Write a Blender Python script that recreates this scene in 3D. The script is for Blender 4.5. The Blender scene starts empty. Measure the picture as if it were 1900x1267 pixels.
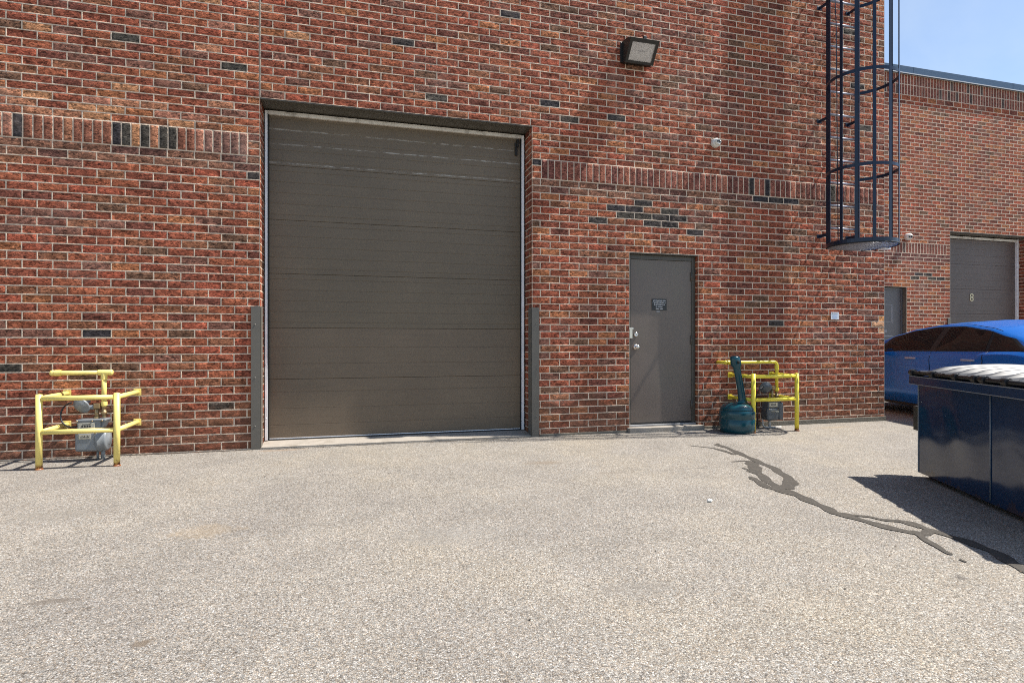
import bpy, bmesh, math, random
import numpy as np
from mathutils import Vector, Matrix

R = math.radians
rnd = random.Random(7)
rng = np.random.default_rng(11)
scene = bpy.context.scene
col = scene.collection
H = 0.0849            # brick course
L = 0.254             # brick length incl. joint

# ------------------------------------------------------------------ helpers
def link(o, parent=None):
    col.objects.link(o)
    if parent is not None:
        o.parent = parent
    return o

def tag(o, label=None, cat=None, group=None, kind=None):
    if label: o['label'] = label
    if cat: o['category'] = cat
    if group: o['group'] = group
    if kind: o['kind'] = kind
    return o

def empty(name, loc=(0, 0, 0), rz=0, label=None, cat=None, group=None):
    o = bpy.data.objects.new(name, None)
    o.location = loc
    o.rotation_euler = (0, 0, rz)
    o.empty_display_size = 0.1
    link(o)
    return tag(o, label, cat, group)

class MB:
    """collects shapes, builds ONE mesh object"""
    def __init__(self):
        self.bm = bmesh.new()
        self.mi = 0
    def _done(self, n0):
        self.bm.faces.ensure_lookup_table()
        for f in self.bm.faces[n0:]:
            f.material_index = self.mi
        return self
    def box(self, a, b, bev=0.0, seg=2, M=None):
        n0 = len(self.bm.faces)
        (x0, y0, z0), (x1, y1, z1) = a, b
        vs = [self.bm.verts.new(p) for p in [(x0,y0,z0),(x1,y0,z0),(x1,y1,z0),(x0,y1,z0),(x0,y0,z1),(x1,y0,z1),(x1,y1,z1),(x0,y1,z1)]]
        fs = [self.bm.faces.new([vs[i] for i in q]) for q in [(0,3,2,1),(4,5,6,7),(0,1,5,4),(1,2,6,5),(2,3,7,6),(3,0,4,7)]]
        allv = vs
        if bev > 0:
            es = list({e for f in fs for e in f.edges})
            r = bmesh.ops.bevel(self.bm, geom=es, offset=bev, segments=seg, affect='EDGES', profile=0.5)
            allv = list({v for f in r['faces'] for v in f.verts} | {v for v in vs if v.is_valid})
        if M is not None:
            bmesh.ops.transform(self.bm, matrix=M, verts=[v for v in allv if v.is_valid])
        return self._done(n0)
    def tube(self, pts, r, seg=12, cap=True, closed=False):
        n0 = len(self.bm.faces)
        P = [Vector(p) for p in pts]
        n = len(P)
        rr = r if isinstance(r, (list, tuple)) else [r] * n
        rings = []
        up = None
        for i in range(n):
            if closed:
                t = (P[(i + 1) % n] - P[i - 1]).normalized()
            elif i == 0: t = (P[1] - P[0]).normalized()
            elif i == n - 1: t = (P[-1] - P[-2]).normalized()
            else: t = ((P[i + 1] - P[i]).normalized() + (P[i] - P[i - 1]).normalized()).normalized()
            if up is None:
                up = Vector((0, 0, 1)) if abs(t.z) < 0.9 else Vector((1, 0, 0))
            a = (up - t * up.dot(t))
            if a.length < 1e-5: a = Vector((1, 0, 0)) - t * t.x
            a.normalize(); up = a
            b = t.cross(a)
            k = 1.0
            if 0 < i < n - 1 and not closed:
                c = (P[i + 1] - P[i]).normalized().dot((P[i] - P[i - 1]).normalized())
                k = 1.0
            rings.append([self.bm.verts.new(P[i] + (a * math.cos(2*math.pi*j/seg) + b * math.sin(2*math.pi*j/seg)) * rr[i] * k) for j in range(seg)])
        m = n if closed else n - 1
        for i in range(m):
            A, B = rings[i], rings[(i + 1) % n]
            for j in range(seg):
                f = self.bm.faces.new([A[j], A[(j+1) % seg], B[(j+1) % seg], B[j]]); f.smooth = True
        if cap and not closed:
            self.bm.faces.new(rings[0][::-1]); self.bm.faces.new(rings[-1])
        return self._done(n0)
    def lathe(self, prof, M=None, seg=32):
        """prof: list of (r, z)"""
        n0 = len(self.bm.faces)
        rings = []
        for r, z in prof:
            if r < 1e-6: rings.append([self.bm.verts.new((0, 0, z))])
            else: rings.append([self.bm.verts.new((r*math.cos(2*math.pi*j/seg), r*math.sin(2*math.pi*j/seg), z)) for j in range(seg)])
        for A, B in zip(rings, rings[1:]):
            for j in range(seg):
                k = (j + 1) % seg
                if len(A) == 1 and len(B) == 1: continue
                if len(A) == 1: f = self.bm.faces.new([A[0], B[k], B[j]])
                elif len(B) == 1: f = self.bm.faces.new([A[j], A[k], B[0]])
                else: f = self.bm.faces.new([A[j], A[k], B[k], B[j]])
                f.smooth = True
        if M is not None:
            bmesh.ops.transform(self.bm, matrix=M, verts=[v for r_ in rings for v in r_])
        return self._done(n0)
    def prism(self, poly, a, b, axis='y', bev=0):
        """poly of 2-D points extruded along axis from a to b"""
        n0 = len(self.bm.faces)
        def p3(p, t):
            return {'y': (p[0], t, p[1]), 'x': (t, p[0], p[1]), 'z': (p[0], p[1], t)}[axis]
        A = [self.bm.verts.new(p3(p, a)) for p in poly]
        B = [self.bm.verts.new(p3(p, b)) for p in poly]
        fs = [self.bm.faces.new(A), self.bm.faces.new(B[::-1])]
        for i in range(len(poly)):
            k = (i + 1) % len(poly)
            fs.append(self.bm.faces.new([A[k], A[i], B[i], B[k]]))
        bmesh.ops.recalc_face_normals(self.bm, faces=fs)
        if bev:
            es = list({e for f in fs for e in f.edges})
            bmesh.ops.bevel(self.bm, geom=es, offset=bev, segments=2, affect='EDGES', profile=0.5)
        return self._done(n0)
    def face(self, pts, smooth=False):
        f = self.bm.faces.new([self.bm.verts.new(p) for p in pts]); f.material_index = self.mi; f.smooth = smooth
        return self
    def grid(self, P, smooth=True):
        """P: rows of 3-D points"""
        V = [[self.bm.verts.new(p) for p in row] for row in P]
        for i in range(len(V) - 1):
            for j in range(len(V[0]) - 1):
                f = self.bm.faces.new([V[i][j], V[i][j+1], V[i+1][j+1], V[i+1][j]]); f.smooth = smooth; f.material_index = self.mi
        return V
    def build(self, name, mats, parent=None, smooth_angle=None):
        me = bpy.data.meshes.new(name)
        self.bm.normal_update()
        self.bm.to_mesh(me); self.bm.free()
        for m in (mats if isinstance(mats, (list, tuple)) else [mats]):
            me.materials.append(m)
        return link(bpy.data.objects.new(name, me), parent)

def bend(pts, r, n=5):
    """round the corners of a polyline"""
    P = [Vector(p) for p in pts]; out = [P[0]]
    for i in range(1, len(P) - 1):
        a = (P[i-1] - P[i]); b = (P[i+1] - P[i])
        d = min(r, a.length * .49, b.length * .49)
        A = P[i] + a.normalized() * d; B = P[i] + b.normalized() * d
        for k in range(n + 1):
            t = k / n
            out.append(A * (1-t)**2 + P[i] * 2*t*(1-t) + B * t*t)
    out.append(P[-1])
    return out

# ------------------------------------------------------------------ materials
def new_mat(name):
    m = bpy.data.materials.new(name); m.use_nodes = True
    nt = m.node_tree
    return m, nt, nt.nodes['Principled BSDF']

def N(nt, typ, **kw):
    n = nt.nodes.new(typ)
    for k, v in kw.items():
        if k in n.inputs.keys() if hasattr(n.inputs, 'keys') else False: n.inputs[k].default_value = v
        else: setattr(n, k, v)
    return n

def noise(nt, scale, detail=3, rough=.55, vec=None, dist=0):
    n = nt.nodes.new('ShaderNodeTexNoise')
    n.inputs['Scale'].default_value = scale; n.inputs['Detail'].default_value = detail
    n.inputs['Roughness'].default_value = rough; n.inputs['Distortion'].default_value = dist
    if vec is not None: nt.links.new(vec, n.inputs['Vector'])
    return n

def ramp(nt, src, stops):
    r = nt.nodes.new('ShaderNodeValToRGB')
    e = r.color_ramp.elements
    while len(e) < len(stops): e.new(.5)
    for el, (p, c) in zip(e, stops):
        el.position = p
        el.color = (c, c, c, 1) if isinstance(c, (int, float)) else (*c, 1)
    nt.links.new(src, r.inputs['Fac'])
    return r

def mix(nt, fac, a, b, mode='MIX'):
    m = nt.nodes.new('ShaderNodeMix'); m.data_type = 'RGBA'; m.blend_type = mode
    for s, v in ((0, fac), (6, a), (7, b)):
        if hasattr(v, 'is_output') or hasattr(v, 'links'): nt.links.new(v, m.inputs[s])
        elif s == 0: m.inputs[s].default_value = v
        else: m.inputs[s].default_value = (*v, 1) if len(v) == 3 else v
    return m.outputs[2]

def coords(nt, scale=(1, 1, 1), kind='Object'):
    tc = nt.nodes.new('ShaderNodeTexCoord')
    mp = nt.nodes.new('ShaderNodeMapping'); mp.inputs['Scale'].default_value = scale
    nt.links.new(tc.outputs[kind], mp.inputs['Vector'])
    return mp.outputs['Vector']

def bump(nt, h, dist=.002, strength=1, normal=None):
    b = nt.nodes.new('ShaderNodeBump'); b.inputs['Distance'].default_value = dist; b.inputs['Strength'].default_value = strength
    nt.links.new(h, b.inputs['Height'])
    if normal is not None: nt.links.new(normal, b.inputs['Normal'])
    return b.outputs['Normal']

def paint(name, c, rough=.5, metal=0, var=.12, scale=9, bmp=.0004, bscale=120, spec=.5, dirt=None, dirt_scale=3, dirt_lo=.52, dirt_hi=.7, stretch=(1, 1, 1), coat=0):
    m, nt, p = new_mat(name)
    v = coords(nt, stretch)
    n = noise(nt, scale, 5, .6, v)
    r = ramp(nt, n.outputs['Fac'], [(.25, tuple(x*(1-var) for x in c)), (.75, tuple(min(1, x*(1+var)) for x in c))])
    out = r.outputs['Color']
    if dirt is not None:
        d = noise(nt, dirt_scale, 7, .65, v)
        k = ramp(nt, d.outputs['Fac'], [(dirt_lo, 0.), (dirt_hi, 1.)])
        out = mix(nt, k.outputs['Color'], out, dirt)
    nt.links.new(out, p.inputs['Base Color'])
    p.inputs['Roughness'].default_value = rough; p.inputs['Metallic'].default_value = metal
    p.inputs['Specular IOR Level'].default_value = spec
    p.inputs['Coat Weight'].default_value = coat
    rn = noise(nt, scale*4, 4, .6, v)
    rr = nt.nodes.new('ShaderNodeMapRange'); rr.inputs['To Min'].default_value = max(0, rough*.8); rr.inputs['To Max'].default_value = min(1, rough*1.2)
    nt.links.new(rn.outputs['Fac'], rr.inputs['Value']); nt.links.new(rr.outputs['Result'], p.inputs['Roughness'])
    if bmp:
        bn = noise(nt, bscale, 3, .6, v)
        nt.links.new(bump(nt, bn.outputs['Fac'], bmp), p.inputs['Normal'])
    return m

def mat_brick(name, detail=True):
    m, nt, p = new_mat(name)
    at = nt.nodes.new('ShaderNodeAttribute'); at.attribute_name = 'tone'
    v = coords(nt)
    # blotchy kiln colour inside a brick
    n1 = noise(nt, 16, 4, .6, v)
    r1 = ramp(nt, n1.outputs['Fac'], [(.3, .66), (.7, 1.32)])
    c = mix(nt, 1, at.outputs['Color'], r1.outputs['Color'], 'MULTIPLY')
    # torn brick face: shaded hollows and lit edges of diagonal bark painted in
    tc = nt.nodes.new('ShaderNodeTexCoord')
    mp = nt.nodes.new('ShaderNodeMapping'); mp.inputs['Rotation'].default_value = (0, R(38), 0); mp.inputs['Scale'].default_value = (1., 1., 2.3)
    nt.links.new(tc.outputs['Object'], mp.inputs['Vector'])
    n2 = noise(nt, 27, 3, .6, mp.outputs['Vector'], 1.2)
    r2 = ramp(nt, n2.outputs['Fac'], [(.36, .26), (.45, .80), (.53, 1.08), (.64, 1.6)])
    c = mix(nt, 1, c, r2.outputs['Color'], 'MULTIPLY')
    # weathering, pale bloom and grime
    n3 = noise(nt, 1.3, 6, .65, v)
    k3 = ramp(nt, n3.outputs['Fac'], [(.56, 0.), (.8, .34)])
    c = mix(nt, k3.outputs['Color'], c, (.46, .34, .27))
    n4 = noise(nt, 70, 2, .5, v)
    k4 = ramp(nt, n4.outputs['Fac'], [(.72, 0.), (.78, .7)])
    c = mix(nt, k4.outputs['Color'], c, (.42, .32, .26))
    # rain streaks and the splash band near the ground
    n6 = noise(nt, 1.0, 6, .7, coords(nt, (5, 5, .35)))
    r6 = ramp(nt, n6.outputs['Fac'], [(.33, .80), (.5, 1.), (.68, 1.14)])
    c = mix(nt, 1, c, r6.outputs['Color'], 'MULTIPLY')
    sp = nt.nodes.new('ShaderNodeSeparateXYZ'); tc2 = nt.nodes.new('ShaderNodeTexCoord'); nt.links.new(tc2.outputs['Object'], sp.inputs[0])
    n7 = noise(nt, 3, 6, .7, v)
    a7 = nt.nodes.new('ShaderNodeMath'); a7.operation = 'MULTIPLY_ADD'; a7.inputs[1].default_value = -.8
    nt.links.new(n7.outputs['Fac'], a7.inputs[0]); nt.links.new(sp.outputs['Z'], a7.inputs[2])
    r7 = ramp(nt, a7.outputs[0], [(0., .55), (.12, 0.)])
    c = mix(nt, r7.outputs['Color'], c, (.15, .075, .045))
    nt.links.new(c, p.inputs['Base Color'])
    p.inputs['Roughness'].default_value = .85
    p.inputs['Specular IOR Level'].default_value = .12
    n5 = noise(nt, 160, 3, .6, v)
    h = nt.nodes.new('ShaderNodeMath'); h.operation = 'MULTIPLY_ADD'; h.inputs[1].default_value = .25
    nt.links.new(n5.outputs['Fac'], h.inputs[0]); nt.links.new(n2.outputs['Fac'], h.inputs[2])
    nt.links.new(bump(nt, h.outputs[0], .010, .9), p.inputs['Normal'])
    return m

def mat_mortar():
    m, nt, p = new_mat('mortar')
    v = coords(nt)
    n = noise(nt, 2.2, 6, .6, v)
    r = ramp(nt, n.outputs['Fac'], [(.3, (.50, .40, .30)), (.7, (.68, .55, .42))])
    n2 = noise(nt, 60, 3, .6, v)
    r2 = ramp(nt, n2.outputs['Fac'], [(.3, .75), (.6, 1.1)])
    nt.links.new(mix(nt, 1, r.outputs['Color'], r2.outputs['Color'], 'MULTIPLY'), p.inputs['Base Color'])
    p.inputs['Roughness'].default_value = .9
    nt.links.new(bump(nt, n2.outputs['Fac'], .004), p.inputs['Normal'])
    return m

def mat_ground():
    m, nt, p = new_mat('chip_asphalt')
    v = coords(nt)
    n0 = noise(nt, 30, 2, .5, v)
    wv = mix(nt, .012, v, n0.outputs['Color'], 'ADD')
    def vor(scale, feat='F1'):
        a = nt.nodes.new('ShaderNodeTexVoronoi'); a.inputs['Scale'].default_value = scale; a.feature = feat
        nt.links.new(wv, a.inputs['Vector']); return a
    a = vor(160)
    sep = nt.nodes.new('ShaderNodeSeparateColor'); nt.links.new(a.outputs['Color'], sep.inputs['Color'])
    chips = ramp(nt, sep.outputs[0], [(0, (0.122, 0.107, 0.092)), (.15, (0.202, 0.181, 0.154)), (.45, (0.267, 0.242, 0.209)), (.75, (0.319, 0.292, 0.255)), (.93, (0.435, 0.405, 0.360)), (1, (0.546, 0.509, 0.464))])
    warm = ramp(nt, sep.outputs[1], [(0, (1.06, .97, .86)), (.5, (1, 1, 1)), (1, (.95, 1.0, 1.04))])
    c = mix(nt, 1, chips.outputs['Color'], warm.outputs['Color'], 'MULTIPLY')
    gap = ramp(nt, a.outputs['Distance'], [(.0, 1.), (.5, 1.), (.85, .42)])
    c = mix(nt, 1, c, gap.outputs['Color'], 'MULTIPLY')
    # small dark voids
    b = vor(60)
    sb = nt.nodes.new('ShaderNodeSeparateColor'); nt.links.new(b.outputs['Color'], sb.inputs['Color'])
    d1 = ramp(nt, sb.outputs[2], [(.90, 0.), (.93, 1.)]); d2 = ramp(nt, b.outputs['Distance'], [(.2, 1.), (.34, 0.)])
    k = mix(nt, 1, d1.outputs['Color'], d2.outputs['Color'], 'MULTIPLY')
    c = mix(nt, k, c, (.07, .06, .05))
    # broad weathering
    n1 = noise(nt, .55, 6, .62, v)
    r1 = ramp(nt, n1.outputs['Fac'], [(.3, (.84, .84, .86)), (.5, (1, 1, 1)), (.7, (1.1, 1.07, 1.0))])
    c = mix(nt, 1, c, r1.outputs['Color'], 'MULTIPLY')
    n2 = noise(nt, 2.6, 5, .6, v)
    r2 = ramp(nt, n2.outputs['Fac'], [(.3, .9), (.7, 1.07)])
    c = mix(nt, 1, c, r2.outputs['Color'], 'MULTIPLY')
    # stains with their own outline: rust and oil spots
    def spot(x, y, rx, ry, colr, amt):
        nonlocal c
        mp = nt.nodes.new('ShaderNodeMapping'); mp.vector_type = 'POINT'
        mp.inputs['Location'].default_value = (-x/rx, -y/ry, 0); mp.inputs['Scale'].default_value = (1/rx, 1/ry, 0)
        tc = nt.nodes.new('ShaderNodeTexCoord'); nt.links.new(tc.outputs['Object'], mp.inputs['Vector'])
        ln = nt.nodes.new('ShaderNodeVectorMath'); ln.operation = 'LENGTH'; nt.links.new(mp.outputs[0], ln.inputs[0])
        nn = noise(nt, 9, 5, .7, v)
        ad = nt.nodes.new('ShaderNodeMath'); ad.operation = 'MULTIPLY_ADD'; ad.inputs[1].default_value = 1.1; 
        nt.links.new(nn.outputs['Fac'], ad.inputs[0]); nt.links.new(ln.outputs['Value'], ad.inputs[2])
        r = ramp(nt, ad.outputs[0], [(.75, amt), (1.25 if False else 1., 0.)])
        c = mix(nt, r.outputs['Color'], c, colr)
    spot(1.79, -1.48, .5, .22, (.20, .155, .11), .55)
    spot(-.86, -2.83, .5, .35, (.30, .22, .13), .3)
    spot(-.77, -4.23, .10, .09, (.14, .11, .08), .85)
    spot(-1.28, -3.71, .22, .08, (.13, .11, .09), .7)
    spot(6.3, -.35, .8, .14, (.29, .21, .12), .45)
    spot(2.2, -2.05, .35, .12, (.16, .13, .10), .4); spot(.6, -3.3, .9, .5, (.20, .19, .175), .35); spot(-1.9, -2.2, .8, .35, (.21, .19, .16), .35); spot(1.3, -4.3, .5, .22, (.19, .175, .155), .4); spot(3.1, -2.1, .12, .05, (.10, .09, .08), .7); spot(2.9, -4.6, .09, .07, (.09, .08, .07), .7); spot(5.6, -2.2, 1.2, .5, (.20, .18, .155), .35)
    spot(-.7, -.12, .9, .12, (.30, .20, .12), .4)
    nt.links.new(c, p.inputs['Base Color'])
    p.inputs['Roughness'].default_value = .88
    p.inputs['Specular IOR Level'].default_value = .3
    inv = nt.nodes.new('ShaderNodeMath'); inv.operation = 'SUBTRACT'; inv.inputs[0].default_value = 1
    nt.links.new(a.outputs['Distance'], inv.inputs[1])
    hh = nt.nodes.new('ShaderNodeMath'); hh.operation = 'MULTIPLY_ADD'; hh.inputs[1].default_value = .6
    nt.links.new(sep.outputs[2], hh.inputs[0]); nt.links.new(inv.outputs[0], hh.inputs[2])
    nt.links.new(bump(nt, hh.outputs[0], .006, .6), p.inputs['Normal'])
    return m

def mat_gaspaint(name, c):
    """yellow pipe paint, rusting through at the feet and in chips"""
    m, nt, p = new_mat(name)
    v = coords(nt)
    n = noise(nt, 6, 4, .6, v)
    r = ramp(nt, n.outputs['Fac'], [(.3, tuple(x*.86 for x in c)), (.7, tuple(x*1.08 for x in c))])
    tc = nt.nodes.new('ShaderNodeTexCoord')
    sp = nt.nodes.new('ShaderNodeSeparateXYZ'); nt.links.new(tc.outputs['Object'], sp.inputs[0])
    n2 = noise(nt, 22, 5, .7, v)
    ad = nt.nodes.new('ShaderNodeMath'); ad.operation = 'MULTIPLY_ADD'; ad.inputs[1].default_value = .13
    nt.links.new(n2.outputs['Fac'], ad.inputs[0]); nt.links.new(sp.outputs['Z'], ad.inputs[2])
    foot = ramp(nt, ad.outputs[0], [(.085, 1.), (.125, 0.)])
    n3 = noise(nt, 34, 4, .6, v)
    chip = ramp(nt, n3.outputs['Fac'], [(.70, 0.), (.74, 1.)])
    rustn = ramp(nt, n2.outputs['Fac'], [(.35, (.10, .03, .012)), (.65, (.33, .11, .03))])
    cc = mix(nt, chip.outputs['Color'], r.outputs['Color'], tuple(x*.45 for x in c))
    cc = mix(nt, foot.outputs['Color'], cc, rustn.outputs['Color'])
    nt.links.new(cc, p.inputs['Base Color'])
    p.inputs['Roughness'].default_value = .45
    nt.links.new(bump(nt, n3.outputs['Fac'], .001), p.inputs['Normal'])
    return m

def mat_door_metal(name, c, rough=.45, scratch=0., z0=2.5):
    """embossed steel door skin: faint horizontal streaks, optional paint loss above z0"""
    m, nt, p = new_mat(name)
    v = coords(nt, (1.2, 1, 26))
    n = noise(nt, 1.6, 5, .6, v)
    r = ramp(nt, n.outputs['Fac'], [(.3, tuple(x*.94 for x in c)), (.7, tuple(x*1.06 for x in c))])
    cc = r.outputs['Color']
    v2 = coords(nt)
    nb = noise(nt, .8, 5, .6, v2)
    rb = ramp(nt, nb.outputs['Fac'], [(.3, .86), (.7, 1.13)])
    cc = mix(nt, 1, cc, rb.outputs['Color'], 'MULTIPLY')
    if scratch:
        tc = nt.nodes.new('ShaderNodeTexCoord'); sp = nt.nodes.new('ShaderNodeSeparateXYZ'); nt.links.new(tc.outputs['Object'], sp.inputs[0])
        hgt = nt.nodes.new('ShaderNodeMapRange'); hgt.inputs['From Min'].default_value = z0; hgt.inputs['From Max'].default_value = z0 + .95
        nt.links.new(sp.outputs['Z'], hgt.inputs['Value'])
        # flecks
        f = noise(nt, 110, 2, .7, v2)
        pn = noise(nt, 2.2, 4, .6, v2)
        s = nt.nodes.new('ShaderNodeMath'); s.operation = 'MULTIPLY_ADD'; s.inputs[1].default_value = .28
        nt.links.new(hgt.outputs['Result'], s.inputs[0]); nt.links.new(f.outputs['Fac'], s.inputs[2])
        s2 = nt.nodes.new('ShaderNodeMath'); s2.operation = 'MULTIPLY_ADD'; s2.inputs[1].default_value = .35
        nt.links.new(pn.outputs['Fac'], s2.inputs[0]); nt.links.new(s.outputs[0], s2.inputs[2])
        k = ramp(nt, s2.outputs[0], [(1.01, 0.), (1.06, .6)])
        cc = mix(nt, k.outputs['Color'], cc, (.42, .40, .35))
        # rubbed lines where the roller brush hits each rib
        last = None
        for zi in (3.565, 3.40, 3.185):
            d = nt.nodes.new('ShaderNodeMath'); d.operation = 'SUBTRACT'; d.inputs[1].default_value = zi; nt.links.new(sp.outputs['Z'], d.inputs[0])
            d2 = nt.nodes.new('ShaderNodeMath'); d2.operation = 'ABSOLUTE'; nt.links.new(d.outputs[0], d2.inputs[0])
            if last is not None:
                mn = nt.nodes.new('ShaderNodeMath'); mn.operation = 'MINIMUM'; nt.links.new(last, mn.inputs[0]); nt.links.new(d2.outputs[0], mn.inputs[1]); last = mn.outputs[0]
            else: last = d2.outputs[0]
        lr = ramp(nt, last, [(.004, 1.), (.009, 0.)])
        pn2 = noise(nt, 7, 5, .8, coords(nt, (1, 1, 4)))
        kk = ramp(nt, pn2.outputs['Fac'], [(.46, 0.), (.6, .7)])
        hz = ramp(nt, hgt.outputs['Result'], [(.42, 0.), (.5, 1.)])
        q = mix(nt, 1, lr.outputs['Color'], kk.outputs['Color'], 'MULTIPLY')
        q = mix(nt, 1, q, hz.outputs['Color'], 'MULTIPLY')
        cc = mix(nt, q, cc, (.50, .48, .43))
    nt.links.new(cc, p.inputs['Base Color'])
    p.inputs['Roughness'].default_value = rough
    gb = noise(nt, 240, 2, .5, v2)
    nt.links.new(bump(nt, gb.outputs['Fac'], .0012), p.inputs['Normal'])
    return m

M = {}
M['brick'] = mat_brick('rough_brick')
M['mortar'] = mat_mortar()
M['ground'] = mat_ground()
M['door_old'] = mat_door_metal('door_skin_old', (.136, .103, .066), .5, 1, 2.55)
M['door_new'] = mat_door_metal('door_skin_new', (.148, .108, .070), .5)
M['door_far'] = mat_door_metal('door_skin_far', (.112, .084, .074), .5)
M['steel_door'] = paint('steel_door_paint', (.142, .112, .092), .38, var=.1, scale=2.2, bmp=.0003, dirt=(.140, .118, .090), dirt_scale=1.6, dirt_lo=.5, dirt_hi=.72)
M['steel_door_far'] = paint('steel_door_far', (.115, .11, .114), .45, var=.08)
M['frame'] = paint('dark_frame_paint', (.075, .068, .054), .45, var=.15)
M['guard'] = paint('guard_paint', (.125, .112, .092), .45, var=.13, scale=4, dirt=(.16, .14, .12), dirt_scale=6, dirt_lo=.62, dirt_hi=.8)
M['galv'] = paint('galvanised_trim', (.84, .85, .88), .45, 0, var=.15, scale=6)
M['galvpaint'] = paint('pale_trim', (.68, .66, .61), .5, 0, var=.1, scale=6, dirt=(.25, .23, .2), dirt_scale=7)
M['alu'] = paint('dull_aluminium', (.30, .30, .30), .5, .2, var=.2, scale=20)
M['rubber'] = paint('black_rubber', (.012, .012, .012), .7, var=.1)
M['concrete'] = paint('threshold_concrete', (.31, .275, .23), .9, var=.14, scale=5, bmp=.003, bscale=60, dirt=(.21, .18, .14), dirt_scale=4)
M['foundation'] = paint('foundation_concrete', (.16, .145, .115), .9, var=.2, scale=5, bmp=.005, bscale=40, dirt=(.10, .085, .06), dirt_scale=5)
M['coping'] = paint('coping_blue', (.060, .105, .165), .4, .1, var=.06)
M['galvflash'] = paint('flashing_edge', (.62, .60, .56), .4, .3, var=.1)
M['caulk'] = paint('joint_sealant', (.24, .18, .14), .8, var=.15, scale=14)
M['roofing'] = paint('roofing_felt', (.12, .12, .12), .9)
M['yellow'] = mat_gaspaint('gas_yellow', (.83, .67, .20))
M['yellow_bright'] = mat_gaspaint('gas_yellow_bright', (.80, .66, .06))
M['meter'] = paint('meter_grey', (.22, .24, .255), .42, .2, var=.1, scale=12)
M['meter_dark'] = paint('meter_dark', (.10, .115, .13), .42, .2, var=.12, scale=12)
M['label'] = paint('pale_plate', (.46, .44, .36), .5, var=.18, scale=60)
M['print'] = paint('dark_print', (.03, .03, .03), .6)
M['brass'] = paint('brass_fitting', (.33, .24, .13), .4, .7, var=.2, scale=30)
M['hose'] = paint('black_hose', (.012, .012, .014), .45)
M['ash'] = paint('teal_plastic', (.006, .056, .072), .16, var=.02, scale=3, bmp=.0006, bscale=200)
M['hole'] = paint('dark_void', (.004, .004, .004), .9)
M['ladder'] = paint('ladder_blue', (.011, .021, .044), .33, .2, var=.15, scale=8)
M['ladder_rung'] = paint('rung_steel', (.36, .37, .42), .35, .5, var=.15, scale=20)
M['mesh'] = paint('expanded_metal', (.30, .30, .32), .4, .6, var=.2, scale=30)
M['lamp'] = paint('lamp_bronze', (.022, .020, .017), .4, .2, var=.15)
M['lampin'] = paint('lamp_reflector', (.90, .91, .93), .35, 0, var=.06, scale=14)
M['white'] = paint('white_plastic', (.66, .66, .61), .35, var=.06)
M['lens'] = paint('black_lens', (.01, .01, .012), .08)
M['chrome'] = paint('satin_chrome', (.62, .60, .56), .24, .95, var=.08)
M['handle'] = paint('pale_handle', (.30, .34, .46), .25, .3, var=.05)
M['sign'] = paint('black_sign', (.012, .012, .014), .35)
M['signtxt'] = paint('sign_text', (.75, .75, .76), .5)
M['gap'] = paint('dirt_gap', (.035, .028, .020), .95, var=.4, scale=40, dirt=(.12, .095, .07), dirt_scale=22)
M['leaf'] = paint('dry_leaf', (.13, .085, .045), .9, var=.4, scale=8)
M['sticker'] = paint('sticker_white', (.75, .78, .82), .45, var=.04)
M['stickblue'] = paint('sticker_blue', (.45, .54, .74), .5)
M['navy'] = paint('dumpster_navy', (.006, .024, .066), .11, 0, var=.2, scale=3, bmp=.0004, bscale=5, spec=.5, dirt=(.012, .020, .034), dirt_scale=9, dirt_lo=.62, dirt_hi=.85)
m = M['navy']; nt = m.node_tree; p = nt.nodes['Principled BSDF']
src = p.inputs['Base Color'].links[0].from_socket
tc = nt.nodes.new('ShaderNodeTexCoord'); sp = nt.nodes.new('ShaderNodeSeparateXYZ'); nt.links.new(tc.outputs['Object'], sp.inputs[0])
nn = noise(nt, 7, 6, .7, coords(nt, (1, 1, .6)))
aa = nt.nodes.new('ShaderNodeMath'); aa.operation = 'MULTIPLY_ADD'; aa.inputs[1].default_value = -.42; nt.links.new(nn.outputs['Fac'], aa.inputs[0]); nt.links.new(sp.outputs['Z'], aa.inputs[2])
rr = ramp(nt, aa.outputs[0], [(-.0, .5), (.0, .5)]); rr.color_ramp.elements[0].position = 0; rr.color_ramp.elements[1].position = .012; rr.color_ramp.elements[1].color = (0, 0, 0, 1)
mm = nt.nodes.new('ShaderNodeMath'); mm.operation = 'ADD'; mm.inputs[1].default_value = .165; nt.links.new(aa.outputs[0], mm.inputs[0]); nt.links.remove(rr.inputs['Fac'].links[0]); nt.links.new(mm.outputs[0], rr.inputs['Fac'])
c1 = mix(nt, rr.outputs['Color'], src, (.075, .038, .022))
sn = noise(nt, 5, 5, .75, coords(nt, (1.2, 1, 14)))
sk = ramp(nt, sn.outputs['Fac'], [(.68, 0.), (.72, .5)])
nt.links.new(mix(nt, sk.outputs['Color'], c1, (.05, .065, .09)), p.inputs['Base Color'])
M['lid'] = paint('lid_plastic', (.034, .035, .038), .40, var=.1, scale=6, bmp=0)
M['lidedge'] = paint('lid_black', (.010, .010, .011), .45)
M['scuff'] = paint('scuffed_edge', (.20, .22, .24), .5, .2)
M['seal'] = paint('crack_tar', (.044, .037, .028), .8, var=.25, scale=18, bmp=.003, bscale=90, dirt=(.13, .115, .095), dirt_scale=60, dirt_lo=.58, dirt_hi=.68)
M['tape'] = paint('tape_residue', (.30, .30, .31), .6, var=.3, scale=30)
M['num'] = paint('number_gilt', (.62, .56, .36), .5)
M['tyre'] = paint('tyre', (.015, .015, .015), .8)
M['rim'] = paint('alloy', (.4, .4, .42), .25, .9)
m, nt, p = new_mat('car_blue'); p.inputs['Base Color'].default_value = (.004, .045, .30, 1); p.inputs['Metallic'].default_value = .3
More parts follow.
